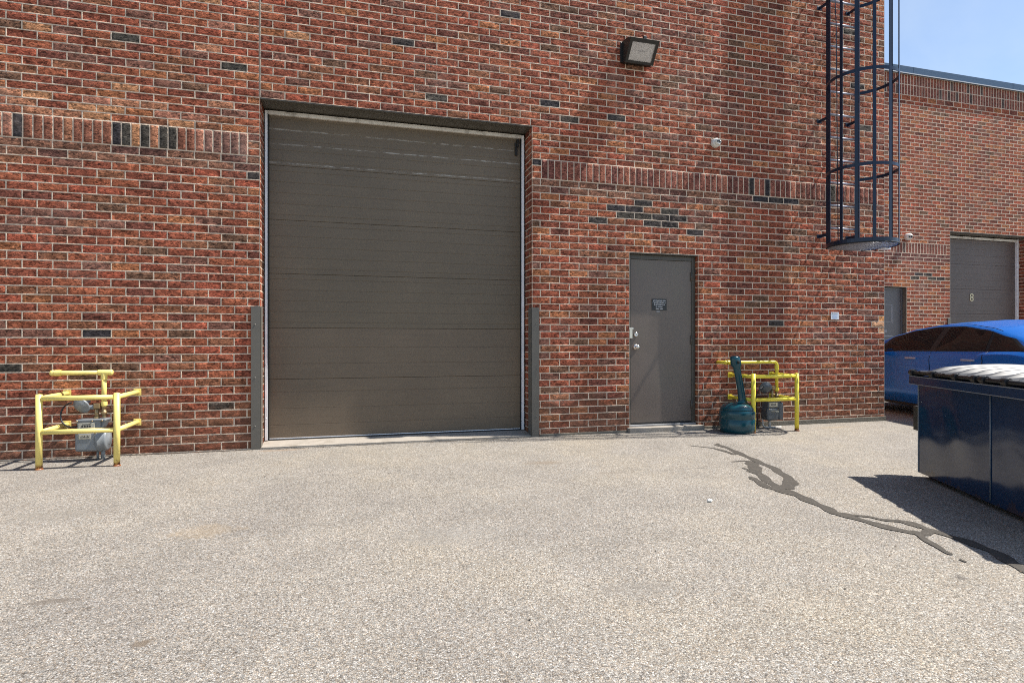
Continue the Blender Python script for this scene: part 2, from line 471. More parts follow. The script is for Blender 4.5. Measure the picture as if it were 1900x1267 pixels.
p.inputs['Roughness'].default_value = .32; p.inputs['Coat Weight'].default_value = .3; p.inputs['Specular IOR Level'].default_value = .25; p.inputs['Coat Roughness'].default_value = .04
fl = noise(nt, 900, 2); nt.links.new(mix(nt, ramp(nt, fl.outputs['Fac'], [(.4, 0.), (.7, .35)]).outputs['Color'], (.0, .115, .46), (.0, .20, .72)), p.inputs['Base Color'])
M['car'] = m
m, nt, p = new_mat('tinted_glass'); p.inputs['Base Color'].default_value = (.010, .010, .011, 1); p.inputs['Roughness'].default_value = .03; p.inputs['Specular IOR Level'].default_value = .14
M['glass'] = m
m, nt, p = new_mat('clear_lens')
tr = nt.nodes.new('ShaderNodeBsdfTransparent'); gl = nt.nodes.new('ShaderNodeBsdfGlossy'); gl.inputs['Roughness'].default_value = .08
lw = nt.nodes.new('ShaderNodeFresnel'); lw.inputs['IOR'].default_value = 1.6
ms = nt.nodes.new('ShaderNodeMixShader'); nt.links.new(lw.outputs[0], ms.inputs[0]); nt.links.new(tr.outputs[0], ms.inputs[1]); nt.links.new(gl.outputs[0], ms.inputs[2])
nt.links.new(ms.outputs[0], nt.nodes['Material Output'].inputs['Surface'])
M['clear'] = m
M['litter'] = paint('crumpled_paper', (.75, .75, .72), .7, var=.05)

# ------------------------------------------------------------------ brick walls
PAL = [((.290, .086, .048), 5.5), ((.245, .073, .043), 5.0), ((.335, .106, .055), 3.8), ((.180, .062, .042), 1.6),
       ((.265, .108, .058), 2.0), ((.380, .142, .064), 1.3), ((.165, .085, .052), .7), ((.220, .098, .068), 1.4), ((.075, .058, .046), .08), ((.35, .092, .052), 1.5)]
PC = np.array([c for c, w in PAL]); PW = np.array([w for c, w in PAL]); PW = PW / PW.sum()
DARK = [(.062, .052, .047), (.046, .040, .042), (.074, .064, .052)]
ORANGE = [(.44, .19, .105), (.46, .215, .105), (.40, .165, .105)]

def field(u, z, s, seed):
    a = math.sin(u*s*1.7 + seed) + math.sin(z*s*2.3 + seed*2.1) + math.sin((u*.8 + z)*s*1.1 + seed*.7)
    return a / 3

def brick_wall(name, O, U, Nn, rows, solid, parent, joint=.0060, uoff=0., tone=None, detail=None, length=L, seed=1):
    """one mesh: every cell is a brick with half a mortar joint around it.
    rows: list of (z0, z1, kind); solid(z0,z1) -> list of (u0,u1)."""
    g = np.random.default_rng(seed)
    O, U, Nn = np.array(O, float), np.array(U, float), np.array(Nn, float)
    Zv = np.array((0, 0, 1.))
    cells = []
    for k, (z0, z1, kind) in enumerate(rows):
        for (a, b) in solid(z0, z1):
            if kind == 'soldier':
                q = .122
                w = .0845
                n = max(1, int(round((b - a - 2*q) / w)))
                ww = (b - a - 2*q) / n
                hh = (z1 - z0) / 3
                for t in range(3):
                    cells.append((a, a + q, z0 + t*hh, z0 + (t+1)*hh, 0)); cells.append((b - q, b, z0 + t*hh, z0 + (t+1)*hh, 0))
                for i in range(n):
                    cells.append((a + q + i*ww, a + q + (i+1)*ww, z0, z1, 1))
                continue
            off = uoff + (length/2 if k % 2 else 0)
            i0 = math.floor((a - off) / length)
            cuts = [a]
            u = off + (i0 + 1) * length
            while u < b - 1e-6:
                cuts.append(u + g.uniform(-.004, .004)); u += length
            cuts.append(b)
            if len(cuts) > 2 and cuts[1] - cuts[0] < .05: del cuts[1]
            if len(cuts) > 2 and cuts[-1] - cuts[-2] < .05: del cuts[-2]
            for x0, x1 in zip(cuts, cuts[1:]):
                cells.append((x0, x1, z0, z1, 0))
    V, F, MI, C = [], [], [], []
    nv = 0
    for (u0, u1, z0, z1, sol) in cells:
        um, zm = (u0+u1)/2, (z0+z1)/2
        d = detail(um, zm) if detail else 1
        c = None
        if tone: c = tone(um, zm, sol, g)
        if c is None:
            f = field(um, zm, 1.0, seed)
            w = PW.copy()
            w[[5, 2, 9, 4]] *= 1 + .8*f + (.5 if um < -.9 else -.2); w[[3, 6, 7]] *= 1 - .8*f; w = np.clip(w, .001, None); w /= w.sum()
            c = PC[g.choice(len(PC), p=w)]
        c = np.array(c) * g.uniform(.88, 1.12)
        j = joint
        e = .004
        if d == 2:
            if u1 - u0 >= z1 - z0: nx, nz = max(2, int(round((u1-u0)/.030))), 3
            else: nx, nz = 3, max(2, int(round((z1-z0)/.030)))
            us = np.concatenate([[u0, u0+j], np.linspace(u0+j+e, u1-j-e, nx+1), [u1-j, u1]])
            zs = np.concatenate([[z0, z0+j], np.linspace(z0+j+e, z1-j-e, nz+1), [z1-j, z1]])
        else:
            us = np.array([u0, u0+j, u1-j, u1]); zs = np.array([z0, z0+j, z1-j, z1])
        nu, nz_ = len(us), len(zs)
        uu, zz = np.meshgrid(us, zs)
        n = np.zeros_like(uu)
        n[1:-1, 1:-1] = -.0012
        if d == 2:
            tilt = g.normal(0, .0008, 2); so = .005 if sol else 0.; n[1:-1, 1:-1] += so*.6
            base = g.normal(-.0004, .0009) + so
            ins = base + g.normal(0, .0019, (nz_-4, nu-4)) + tilt[0]*np.linspace(-1, 1, nu-4)[None, :]
            n[2:-2, 2:-2] = np.clip(ins, -.007, .0042 + so)
            uu[2:-2, 3:-3] += g.normal(0, .004, (nz_-4, max(0, nu-6)))
        P = O + uu[..., None]*U + zz[..., None]*Zv + n[..., None]*Nn
        V.append(P.reshape(-1, 3))
        idx = nv + np.arange(nu*nz_).reshape(nz_, nu)
        q = np.stack([idx[:-1, :-1], idx[:-1, 1:], idx[1:, 1:], idx[1:, :-1]], -1).reshape(-1, 4)
        F.append(q)
        mi = np.zeros((nz_-1, nu-1), int); mi[0] = mi[-1] = 1; mi[:, 0] = mi[:, -1] = 1
        MI.append(mi.ravel())
        cc = np.ones((nu*nz_, 4)); cc[:, :3] = c
        C.append(cc)
        nv += nu*nz_
    V = np.concatenate(V); F = np.concatenate(F); MI = np.concatenate(MI); C = np.concatenate(C)
    # make the faces look along Nn
    if np.dot(np.cross(U, Zv), Nn) < 0: F = F[:, ::-1]
    me = bpy.data.meshes.new(name)
    me.vertices.add(len(V)); me.vertices.foreach_set('co', V.ravel())
    me.loops.add(F.size); me.loops.foreach_set('vertex_index', F.ravel())
    me.polygons.add(len(F)); me.polygons.foreach_set('loop_start', np.arange(0, F.size, 4)); 
    me.polygons.foreach_set('material_index', MI)
    me.materials.append(M['brick']); me.materials.append(M['mortar'])
    at = me.color_attributes.new('tone', 'FLOAT_COLOR', 'POINT'); at.data.foreach_set('color', C.ravel())
    me.update(calc_edges=True); me.validate()
    return link(bpy.data.objects.new(name, me), parent)

SB, ST, HD = 3.150, 3.388, 3.785        # soldier bottom/top, header of the big opening
def make_rows(zmin, zmax, top_soldier=False):
    rows = []
    z = SB
    low = []
    while z > zmin: low.append((max(z - H, zmin), z, 's')); z -= H
    rows += low[::-1]
    rows.append((SB, ST, 'soldier'))
    hh = (HD - ST) / 5
    for i in range(5): rows.append((ST + i*hh, ST + (i+1)*hh, 's'))
    z = HD
    lim = zmax - (.46 if top_soldier else 0)
    while z < lim - .02:
        z2 = z + H if z + 1.6*H < lim else lim
        rows.append((z, z2, 's')); z = z2
    if top_soldier:
        rows.append((lim, lim + .235, 'soldier')); rows.append((lim + .235, zmax, 'soldier'))
    return rows

def cut(a, b, holes):
    segs = [(a, b)]
    for (x0, x1) in holes:
        out = []
        for (s, e) in segs:
            if x1 <= s or x0 >= e: out.append((s, e)); continue
            if x0 > s + .01: out.append((s, x0))
            if x1 < e - .01: out.append((x1, e))
        segs = out
    return segs

WL, WR, WTOP = -12.0, 7.557, 7.17
OX0, OX1 = -.936, 2.134                 # big opening
DX0, DX1, DTOP = 3.441, 4.44, 2.301     # person door
def solid_main(z0, z1):
    zm = (z0 + z1)/2
    holes = []
    if zm < HD: holes.append((OX0, OX1))
    else: holes.append((OX0 - .006, OX0 + .004))          # control joint above the opening
    if zm < DTOP: holes.append((DX0, DX1))
    return cut(WL, WR, holes)

def pick(g, a): return a[int(g.integers(len(a)))]
def tone_main(u, z, sol, g):
    if sol:
        if u < 0:
            r = g.random()
            if u < -1.6: return pick(g, DARK) if r < .46 else (pick(g, ORANGE) if r < .72 else (.27, .105, .065))
            return pick(g, DARK) if r < .2 else ((.40, .17, .11) if r < .4 else (.24, .12, .09))
        r = g.random()
        return pick(g, DARK) if r < .09 else ((.175, .066, .050) if r < .4 else ((.245, .09, .062) if r < .85 else (.32, .118, .075)))
    # fired-dark cluster over the person door
    if 2.62 < z < 3.02 and 3.0 < u < 4.25 and g.random() < (.52 if z < 2.9 else .3): return pick(g, DARK)
    if 5.3 < u < 6.2 and 3.04 < z < 3.13 and g.random() < .4: return pick(g, DARK)
    if ST < z < ST + .26 and u < -1.2 and g.random() < .55: return pick(g, ORANGE)
    if SB - .18 < z < SB:
        return (.24, .112, .070) if g.random() < .5 else (.17, .078, .058)
    if z < .14: return (.30, .125, .080) if g.random() < .6 else None
    if u > 7.36 and 1.26 < z < 1.53: return (.80, .36, .14) if g.random() < .8 else (.62, .33, .18)
    if u < -.4 and z > ST and g.random() < .10: return pick(g, ORANGE)
    if g.random() < .009: return pick(g, DARK)
    return None
def detail_main(u, z):
    return 2 if (-3.9 < u < WR and z < 6.5) else 1

main = empty('brick_building', (3, 0, 0), 0, 'large red brown brick building with wide overhead door and narrow steel door', 'building')
main.location = (0, 0, 0)
bw = brick_wall('brick_wall', (0, 0, 0), (1, 0, 0), (0, -1, 0), make_rows(-.12, WTOP), solid_main, main, tone=tone_main, detail=detail_main, uoff=OX0 + L/2, seed=3)
# jamb returns of both openings, the return wall at the corner
def jamb(x, sgn, zt, zb, depth, seed):
    rows = [r for r in make_rows(-.12, zt)]
    rows = [(a, min(b, zt), 's') for a, b, k in rows if k != 'soldier' and a < zt - .01] + ([(SB + i*(ST-SB)/3, SB + (i+1)*(ST-SB)/3, 's') for i in range(3)] if zt > ST else [])
    rows.sort()
    return brick_wall('brick_reveal', (x, 0, 0), (0, 1, 0), (sgn, 0, 0), rows, lambda a, b: [(0, depth)], main, uoff=.122, length=L, seed=seed, detail=lambda u, z: 2)
jamb(OX0, 1, HD, 0, .3, 5); jamb(OX1, -1, HD, 0, .3, 6)
jamb(DX0, 1, DTOP, 0, .11, 7); jamb(DX1, -1, DTOP, 0, .11, 8)
brick_wall('brick_return_wall', (WR, 0, 0), (0, 1, 0), (1, 0, 0), make_rows(-.12, WTOP), lambda a, b: [(0, 3.486)], main, seed=9, uoff=.06)
# solid behind the brick skin, roof
b = MB()
b.box((WL, .012, -.2), (OX0 - .004, .30, WTOP)); b.box((OX1 + .004, .012, -.2), (DX0 - .004, .30, WTOP)); b.box((DX1 + .004, .012, -.2), (WR - .004, .30, WTOP))
b.box((OX0 - .004, .012, HD + .012), (OX1 + .004, .30, WTOP - .001)); b.box((DX0 - .004, .012, DTOP + .012), (DX1 + .004, .30, WTOP - .001))
b.box((WR - .30, .301, -.2), (WR - .004, 9, WTOP)); b.box((WL, .301, -.2), (WL + .3, 9, WTOP)); b.box((WL + .301, 8.7, -.2), (WR - .301, 9, WTOP))
b.box((OX0 - .3, .9, -.2), (OX1 + .3, .95, HD + .3)); b.box((DX0 - .2, .6, -.2), (DX1 + .2, .65, DTOP + .2))
b.build('backing_wall', M['foundation'], main)
b = MB(); b.box((WL + .31, .31, WTOP - .4), (WR - .31, 8.69, WTOP - .25)); b.build('roof', M['roofing'], main)
b = MB(); b.box((WL - .03, -.03, WTOP + .002), (WR + .03, .36, WTOP + .16), .006); b.box((WR - .34, .361, WTOP + .002), (WR + .03, 9.03, WTOP + .16), .006)
b.build('coping', M['coping'], main)
b = MB(); b.box((OX0 - .0055, .002, HD + .003), (OX0 + .0035, .006, WTOP - .003)); b.build('control_joint', M['caulk'], main)
b = MB(); b.box((OX1 + .1, -.014, -.2), (DX0 - .002, .011, .028), .004); b.build('foundation_ledge', M['foundation'], main); b = MB(); b.box((DX1 + .02, -.016, -.2), (5.2, .011, .035), .004)
b.box((5.2, -.018, -.2), (WR + .014, .011, .064), .004); b.build('foundation_ledge', M['foundation'], main)
# steel lintel soffit over the big opening
b = MB(); b.box((OX0 + .001, .004, HD - .012), (OX1 - .001, .31, HD - .001), .002); b.build('lintel', M['frame'], main)
b = MB(); b.box((DX0 + .001, .002, DTOP - .014), (DX1 - .001, .11, DTOP - .001), .002); b.build('lintel', M['frame'], main)

# --- overhead door (thing > part > sub-part)
DY = .30
b = MB(); b.box((OX0 + .02, DY + .06, .0), (OX1 - .02, DY + .10, HD)); od = b.build('overhead_door', M['rubber'], main)
def door_section(z0, z1, x0, x1, mat, ribs, parent, y=DY, name='door_section'):
    """one leaf of the sectional door with pressed ribs"""
    prof = [(y + .003, z0 + .001), (y, z0 + .004)]
    for zr in ribs:
        prof += [(y, zr - .004), (y + .0022, zr - .0012), (y + .0022, zr + .0012), (y, zr + .004)]
    prof += [(y, z1 - .004), (y + .003, z1 - .001)]
    b = MB()
    nseg = 14
    P = []
    for (yy, zz) in prof:
        P.append([(x0 + (x1-x0)*i/nseg, yy + .0016*math.sin(i*1.9 + zz*2.1) , zz) for i in range(nseg + 1)])
    b.grid(P, smooth=False)
    b.box((x0, y + .008, z0 + .002), (x1, y + .045, z1 - .002))
    o = b.build(name, mat, parent)
    return o
zs = [.065, .733, 1.315, 1.93, 2.54, 3.155, 3.745]
for i, (z0, z1) in enumerate(zip(zs, zs[1:])):
    if i < 2: ribs = [z0 + (z1-z0)*t for t in ((.22, .5, .78) if i == 0 else (.3, .62))]; mt = M['door_new']
    else: ribs = [z0 + (z1-z0)*t for t in (.1, .3, .5, .7, .9)]; mt = M['door_old']
    ds = door_section(z0, z1, OX0 + .052, OX1 - .058, mt, ribs, od)
    if i == 0: ds['label'] = 'brown lowest door section'
# pale trim round the door
for xa, xb in ((OX0 + .012, OX0 + .040), (OX1 - .052, OX1 - .018)):
    b = MB(); b.box((xa, DY - .035, .05), (xb, DY + .02, HD - .03), .003)
    for zz in np.arange(.3, 3.7, .6):
        b.lathe([(0, .004), (.005, .003), (.006, 0)], Matrix.Translation(((xa + xb)/2, DY - .035, zz)) @ Matrix.Rotation(R(90), 4, 'X'), 8)
    b.build('door_track_frame', M['galv'], od)
b = MB(); b.box((OX0 + .041, DY - .032, HD - .068), (OX1 - .053, DY + .02, HD - .026), .003); b.build('header_trim', M['galvpaint'], od)
b = MB(); b.box((OX0 + .041, DY - .026, .055), (OX0 + .056, DY + .003, HD - .07)); b.box((OX1 - .064, DY - .026, .055), (OX1 - .053, DY + .003, HD - .07)); b.box((OX0 + .057, DY - .012, .040), (OX1 - .065, DY + .03, .056), .004)
b.build('weather_seal', M['rubber'], od)
b = MB(); b.box((OX0 + .057, DY - .006, .058), (OX1 - .065, DY - .001, .066)); b.build('bottom_rail', M['galv'], od)
b = MB(); b.box((OX1 - .135, DY - .03, 3.50), (OX1 - .105, DY - .001, 3.66), .006); b.box((OX1 - .12, DY - .05, 3.60), (OX1 - .09, DY - .02, 3.70), .006); b.build('track_bracket', M['rubber'], od)

# --- person door
b = MB()
fy = .06
b.box((DX0 + .004, fy, .05), (DX0 + .052, fy + .06, DTOP - .016), .004); b.box((DX1 - .058, fy, .05), (DX1 - .004, fy + .06, DTOP - .016), .004)
b.box((DX0 + .0525, fy, DTOP - .075), (DX1 - .0585, fy + .06, DTOP - .016), .004)
sd = b.build('service_door', M['frame'], main)
b = MB()
x0, x1, z0, z1 = DX0 + .055, DX1 - .061, .105, DTOP - .079
nx, nz = 24, 40
P = []
for j in range(nz + 1):
    row = []
    for i in range(nx + 1):
        x = x0 + (x1-x0)*i/nx; z = z0 + (z1-z0)*j/nz
        dent = .006*math.exp(-((x - 4.02)/.10)**2 - ((z - .78)/.30)**2) + .004*math.exp(-((x - 3.92)/.14)**2 - ((z - 1.15)/.35)**2) - .003*math.exp(-((x - 3.72)/.2)**2 - ((z - .5)/.2)**2)
        row.append((x, fy + .012 + dent, z))
    P.append(row)
b.grid(P)
b.box((x0, fy + .022, z0), (x1, fy + .05, z1))
dl = b.build('door_leaf', M['steel_door'], sd)
b = MB(); b.box((DX0 + .01, .03, .062), (DX1 - .01, fy + .09, .084), .004); b.build('door_threshold', M['alu'], sd)
b = MB(); b.box((x0 + .002, fy + .004, .086), (x1 - .002, fy + .03, .104)); b.build('door_sweep', M['rubber'], sd)
kx = DX0 + .125
def knob(z, prof, name):
    b = MB(); b.lathe(prof, Matrix.Translation((kx, fy + .012, z)) @ Matrix.Rotation(R(90), 4, 'X'), 24)
    return b.build(name, M['chrome'], sd)
knob(1.088, [(.036, 0), (.036, .006), (.030, .010), (.013, .014), (.012, .034), (.024, .040), (.029, .052), (.026, .064), (.014, .069), (0, .070)], 'door_knob')
knob(1.248, [(.030, 0), (.030, .012), (.026, .018), (.010, .019), (.009, .016), (0, .016)], 'deadbolt')
b = MB(); b.box((DX0 + .030, fy - .007, 1.20), (DX0 + .070, fy + .011, 1.32), .003); b.box((DX0 + .012, fy - .012, 1.315), (DX0 + .082, fy + .011, 1.338), .003); b.build('latch_guard', M['chrome'], sd)
for zz in (.32, 1.18, 2.02):
    b = MB(); b.tube([(DX1 - .060, fy - .004, zz - .06), (DX1 - .060, fy - .004, zz + .06)], .009, 10); b.build('hinge', M['frame'], sd)
b = MB(); b.box((DX0 - .03, -.075, -.05), (DX1 + .05, .13, .060), .006); b.build('door_sill', M['concrete'], main)

# ------------------------------------------------------------------ second building
Y2 = 3.486
B2 = empty('brick_building', (0, 0, 0), 0, 'set back brick building behind the blue car with a blue roof edge', 'building')
EX0, EX1, ETOP = 13.368, 15.93, 3.70
FX0, FX1, FTOP = 11.06, 12.08, 2.386
def solid_far(z0, z1):
    zm = (z0 + z1)/2; holes = []
    if zm < ETOP: holes.append((EX0, EX1))
    if zm < FTOP: holes.append((FX0, FX1))
    return cut(7.0, 26, holes)
def tone_far(u, z, sol, g):
    c = PC[g.choice(len(PC), p=PW)]
    if sol: c = (.21, .080, .058) if g.random() < .75 else ((.10, .07, .06) if g.random() < .5 else (.28, .10, .066))
    elif 2.55 < z < 2.9 and 12.3 < u < 13.2 and g.random() < .4: c = pick(g, DARK)
    elif SB - .18 < z < SB: c = (.17, .070, .056)
    return np.array(c)
brick_wall('brick_wall', (0, Y2, 0), (1, 0, 0), (0, -1, 0), make_rows(-.12, 7.17, True), solid_far, B2, joint=.0075, tone=tone_far, detail=lambda u, z: 1, seed=21)
brick_wall('brick_reveal', (EX0, Y2, 0), (0, 1, 0), (1, 0, 0), [(i*H, (i+1)*H, 's') for i in range(43)], lambda a, b: [(0, .3)], B2, uoff=.122, seed=22)
brick_wall('brick_reveal', (EX1, Y2, 0), (0, 1, 0), (-1, 0, 0), [(i*H, (i+1)*H, 's') for i in range(43)], lambda a, b: [(0, .3)], B2, uoff=.122, seed=23)
b = MB()
b.box((WR + .004, Y2 + .012, -.2), (FX0 - .004, Y2 + .3, 7.16)); b.box((FX1 + .004, Y2 + .012, -.2), (EX0 - .004, Y2 + .3, 7.16)); b.box((EX1 + .004, Y2 + .012, -.2), (26, Y2 + .3, 7.16))
b.box((FX0 - .004, Y2 + .012, FTOP + .01), (FX1 + .004, Y2 + .3, 7.159)); b.box((EX0 - .004, Y2 + .012, ETOP + .01), (EX1 + .004, Y2 + .3, 7.159))
b.box((25.7, Y2 + .301, -.2), (26, 14, 7.16)); b.box((WR + .3, 13.7, -.2), (25.69, 14, 7.16))
b.build('backing_wall', M['foundation'], B2)
b = MB(); b.box((WR + .1, Y2 + .31, 6.8), (25.69, 13.69, 6.95)); b.build('roof', M['roofing'], B2)
b = MB()
xs = [WR + .04, 9.1, 12.22, 15.27, 18.3, 21.4, 24.5, 26.05]
for xa, xb in zip(xs, xs[1:]):
    b.box((xa + .003, Y2 - .055, 7.172), (xb - .003, Y2 + .36, 7.33), .005)
cp = b.build('coping', M['coping'], B2)
b = MB()
for xa, xb in zip(xs, xs[1:]): b.box((xa, Y2 - .062, 7.160), (xb, Y2 - .056, 7.180))
b.build('drip_edge', M['galvflash'], cp)
b = MB(); b.box((EX0 + .002, Y2 + .004, ETOP - .012), (EX1 - .002, Y2 + .31, ETOP - .001)); b.build('lintel', M['frame'], B2)
b = MB(); b.box((EX0 + .02, Y2 + .36, 0), (EX1 - .02, Y2 + .40, ETOP)); od2 = b.build('overhead_door', M['rubber'], B2)
for i in range(6):
    z0 = .05 + i*.592
    door_section(z0, z0 + .592, EX0 + .03, EX1 - .06, M['door_far'], [z0 + .592*t for t in (.12, .37, .62, .87)], od2, y=Y2 + .3)
b = MB(); b.box((EX1 - .055, Y2 + .25, 0), (EX1 - .015, Y2 + .32, ETOP - .03)); b.build('door_track_frame', M['galv'], od2)
b = MB(); b.box((EX0 + .01, Y2 + .262, ETOP - .085), (EX1 - .06, Y2 + .32, ETOP - .035)); b.build('header_trim', M['galvpaint'], od2)
cu = bpy.data.curves.new('numeral', 'FONT'); cu.body = '8'; cu.size = .27; cu.extrude = .004; cu.align_x = 'CENTER'
tmp = bpy.data.objects.new('numeral', cu); col.objects.link(tmp); bpy.context.view_layer.update()
me = bpy.data.meshes.new_from_object(tmp); bpy.data.objects.remove(tmp); me.materials.clear(); me.materials.append(M['num'])
o = link(bpy.data.objects.new('door_numeral', me), od2); o.rotation_euler = (R(90), 0, 0); o.scale = (1, 1, 1); o.location = (14.43, Y2 + .293, 2.13)
b = MB(); b.box((FX0 + .004, Y2 + .10, 0), (FX0 + .05, Y2 + .16, FTOP - .01)); b.box((FX1 - .055, Y2 + .10, 0), (FX1 - .004, Y2 + .16, FTOP - .01)); b.box((FX0 + .05, Y2 + .10, FTOP - .07), (FX1 - .055, Y2 + .16, FTOP - .01))
b.box((FX0 - .1, Y2 + .2, -.1), (FX1 + .1, Y2 + .24, FTOP + .2))
sd2 = b.build('service_door', M['steel_door_far'], B2)
b = MB(); b.box((FX0 + .052, Y2 + .112, .05), (FX1 - .057, Y2 + .15, FTOP - .072)); b.build('door_leaf', M['steel_door_far'], sd2)
b = MB(); b.box((FX1 - .062, Y2 + .095, 1.86), (FX1 - .045, Y2 + .111, 2.05)); b.build('hinge', M['chrome'], sd2)
b = MB()
ty = Y2 + .108
for (xa, za, xb, zb) in [(11.45, 1.985, 11.80, 1.995), (11.77, 1.60, 11.785, 1.985), (11.80, 1.56, 11.815, 1.95), (11.45, 1.60, 11.77, 1.608), (11.45, 1.275, 11.80, 1.295), (11.56, 1.37, 11.64, 1.42)]:
    b = MB(); b.box((xa, ty, za), (xb, ty + .003, zb)); b.build('tape_residue', M['tape'], sd2)

# ------------------------------------------------------------------ ground
def gz(x, y): return .006*math.sin(x*.9 + 1.3) * math.sin(y*.8) if y < -.4 else 0
b = MB()
def axis(lo, hi, fine_lo, fine_hi, st):
    a = [lo, lo*.5 + fine_lo*.5]; v = fine_lo
    while v < fine_hi: a.append(v); v += st
    return a + [fine_hi, fine_hi*.5 + hi*.5, hi]
X = axis(-300, 300, -14, 28, .5); Y = axis(-300, 300, -12, 16, .5)
b.grid([[(x, y, gz(x, y) if (-14 < x < 28 and -12 < y < 16) else 0) for x in X] for y in Y])
g_ = b.build('ground', M['ground'], None); tag(g_, 'pale stone chip asphalt yard', None, None, 'structure')
# concrete threshold ramp of the big door
b = MB()
b.prism([(-.005, -.1), (-.005, .018), (.03, .022), (.42, .052), (.42, -.1)], OX0 + .006, OX1 - .006, 'x')
t_ = b.build('concrete_threshold', M['concrete'], None); tag(t_, 'pale concrete strip under the overhead door', None, None, 'structure')

# dark gaps where the paving meets the wall and the threshold
def joint_line(name, x0, x1, y, w, label):
    b = MB(); P = []
    n = int((x1 - x0)/.03)
    for i in range(n + 1):
        x = x0 + (x1 - x0)*i/n
        yy = y + .006*math.sin(x*5) + rnd.uniform(-.003, .003); ww = w*(.35 + .65*abs(math.sin(x*3.1 + 1)*math.sin(x*7.7)) + rnd.uniform(0, .5))
        P.append([(x, yy - ww, gz(x, yy) + .0022), (x, yy + ww*.6, gz(x, yy) + .0022)])
    b.grid(P); o = b.build(name, M['gap'], None); tag(o, label, None, None, 'structure')
joint_line('pavement_joint', OX0 + .02, OX1 - .02, -.035, .012, 'dark broken gap in front of the concrete threshold')
joint_line('pavement_joint', -6.0, OX0 - .10, -.016, .012, 'dark gap between asphalt and wall left of the overhead door')

# tar sealed cracks
TAR = [([(3.63, -1.06), (3.785, -1.271), (3.80, -1.467), (3.78, -1.66)], [.008, .022, .022, .03]),
 ([(4.02, -1.03), (3.955, -1.114), (3.943, -1.314), (3.871, -1.609), (3.814, -1.851), (3.759, -2.098), (3.703, -2.346), (3.602, -2.579), (3.524, -2.738), (3.40, -2.85), (3.29, -2.95)], [.008, .030, .028, .032, .032, .032, .034, .034, .042, .055, .04]),
 ([(3.526, -1.957), (3.643, -1.938), (3.712, -1.983), (3.64, -2.10), (3.576, -2.218), (3.438, -2.45), (3.339, -2.686), (3.25, -2.918), (3.231, -2.998)], [.012, .016, .022, .055, .045, .034, .034, .034, .034]),
 ([(3.456, -2.208), (3.45, -2.30), (3.438, -2.45)], [.010, .022, .03]),
 ([(3.40, -2.33), (3.42, -2.40), (3.438, -2.48)], [.004, .022, .02]),
 ([(3.289, -2.513), (3.27, -2.60), (3.241, -2.697), (3.191, -2.867), (3.22, -3.012)], [.010, .028, .03, .034, .03]),
 ([(3.231, -2.95), (3.239, -3.131), (3.216, -3.263), (3.189, -3.441), (3.156, -3.577), (3.224, -3.633), (3.297, -3.691), (3.338, -3.775), (3.415, -3.831), (3.43, -3.90), (3.43, -3.963)], [.05, .042, .036, .034, .032, .016, .016, .018, .022, .026, .03]),
 ([(3.17, -3.50), (3.156, -3.577), (3.189, -3.709), (3.222, -3.879), (3.279, -4.013), (3.33, -4.05), (3.429, -4.03)], [.02, .030, .032, .034, .034, .03, .03]),
 ([(3.40, -3.80), (3.455, -3.865), (3.436, -3.971), (3.437, -4.056), (3.449, -4.209), (3.424, -4.374), (3.371, -4.492), (3.30, -4.62), (3.2, -4.9), (3.26, -5.2)], [.02, .024, .024, .026, .030, .032, .034, .034, .03, .02]),
 ([(3.33, -4.02), (3.292, -4.037), (3.237, -4.15), (3.183, -4.272), (3.150, -4.36)], [.02, .018, .018, .018, .010]),
 ([(3.13, -4.42), (3.12, -4.46)], [.008, .008])]
b = MB()
for kk, (pts, ws) in enumerate(TAR):
    # resample
    Pp = []
    for i in range(len(pts) - 1):
        for t in np.arange(0, 1, .1):
            Pp.append((pts[i][0]*(1-t) + pts[i+1][0]*t, pts[i][1]*(1-t) + pts[i+1][1]*t, ws[i]*(1-t) + ws[i+1]*t))
    Pp.append((*pts[-1], ws[-1]))
    rows_ = []
    for i, (x, y, w) in enumerate(Pp):
        a = Pp[max(0, i-1)]; c = Pp[min(len(Pp)-1, i+1)]
        d = Vector((c[0]-a[0], c[1]-a[1], 0)).normalized(); n = Vector((-d.y, d.x, 0))
        w1 = w*1.15*(1 + .22*math.sin(i*.45 + kk) + rnd.uniform(-.05, .05)); w2 = w*1.15*(1 + .22*math.sin(i*.37 + 2*kk + 1) + rnd.uniform(-.05, .05))
        if i in (0, len(Pp)-1): w1 *= .4; w2 *= .4
        z = gz(x, y) + .002 + .0003*kk
        rows_.append([(x + n.x*w1, y + n.y*w1, z), (x, y, z + .0004), (x - n.x*w2, y - n.y*w2, z)])
    b.grid(rows_)
s_ = b.build('crack_sealant', M['seal'], None); tag(s_, 'branching dark tar lines sealing pavement cracks', None, None, 'structure')

# ------------------------------------------------------------------ corner guards
def guard(x, sgn, top, y, label, wdt=.088):
    t = empty('corner_guard', (x, y, 0), 0, label, 'corner guard', 'steel guards at the door jambs')
    b = MB()
    xa, xb = sorted((x - sgn*.004 - x, x + sgn*wdt - x))
    b.box((xa, -.016, -.01), (xb, -.004, top), .002)
    xa, xb = sorted((-sgn*.013, -sgn*.005))
    b.box((xa, -.004, -.01), (xb, .11, top), .002)
    b.build('angle_plate', M['guard'], t)
    for zz in (.25, top*.5, top - .2):
        b = MB(); b.lathe([(0, .004), (.008, .003), (.010, 0)], Matrix.Translation((sgn*wdt*.55, -.016, zz)) @ Matrix.Rotation(R(90), 4, 'X'), 10); b.build('bolt', M['guard'], t)
    return t
guard(OX0, -1, 1.539, 0, 'grey steel corner guard on the left jamb of the big overhead door')
guard(OX1, 1, 1.572, 0, 'grey steel corner guard on the right jamb of the big overhead door')
guard(EX0, -1, 1.70, Y2, 'grey corner guard beside the door numbered 8, behind the car')

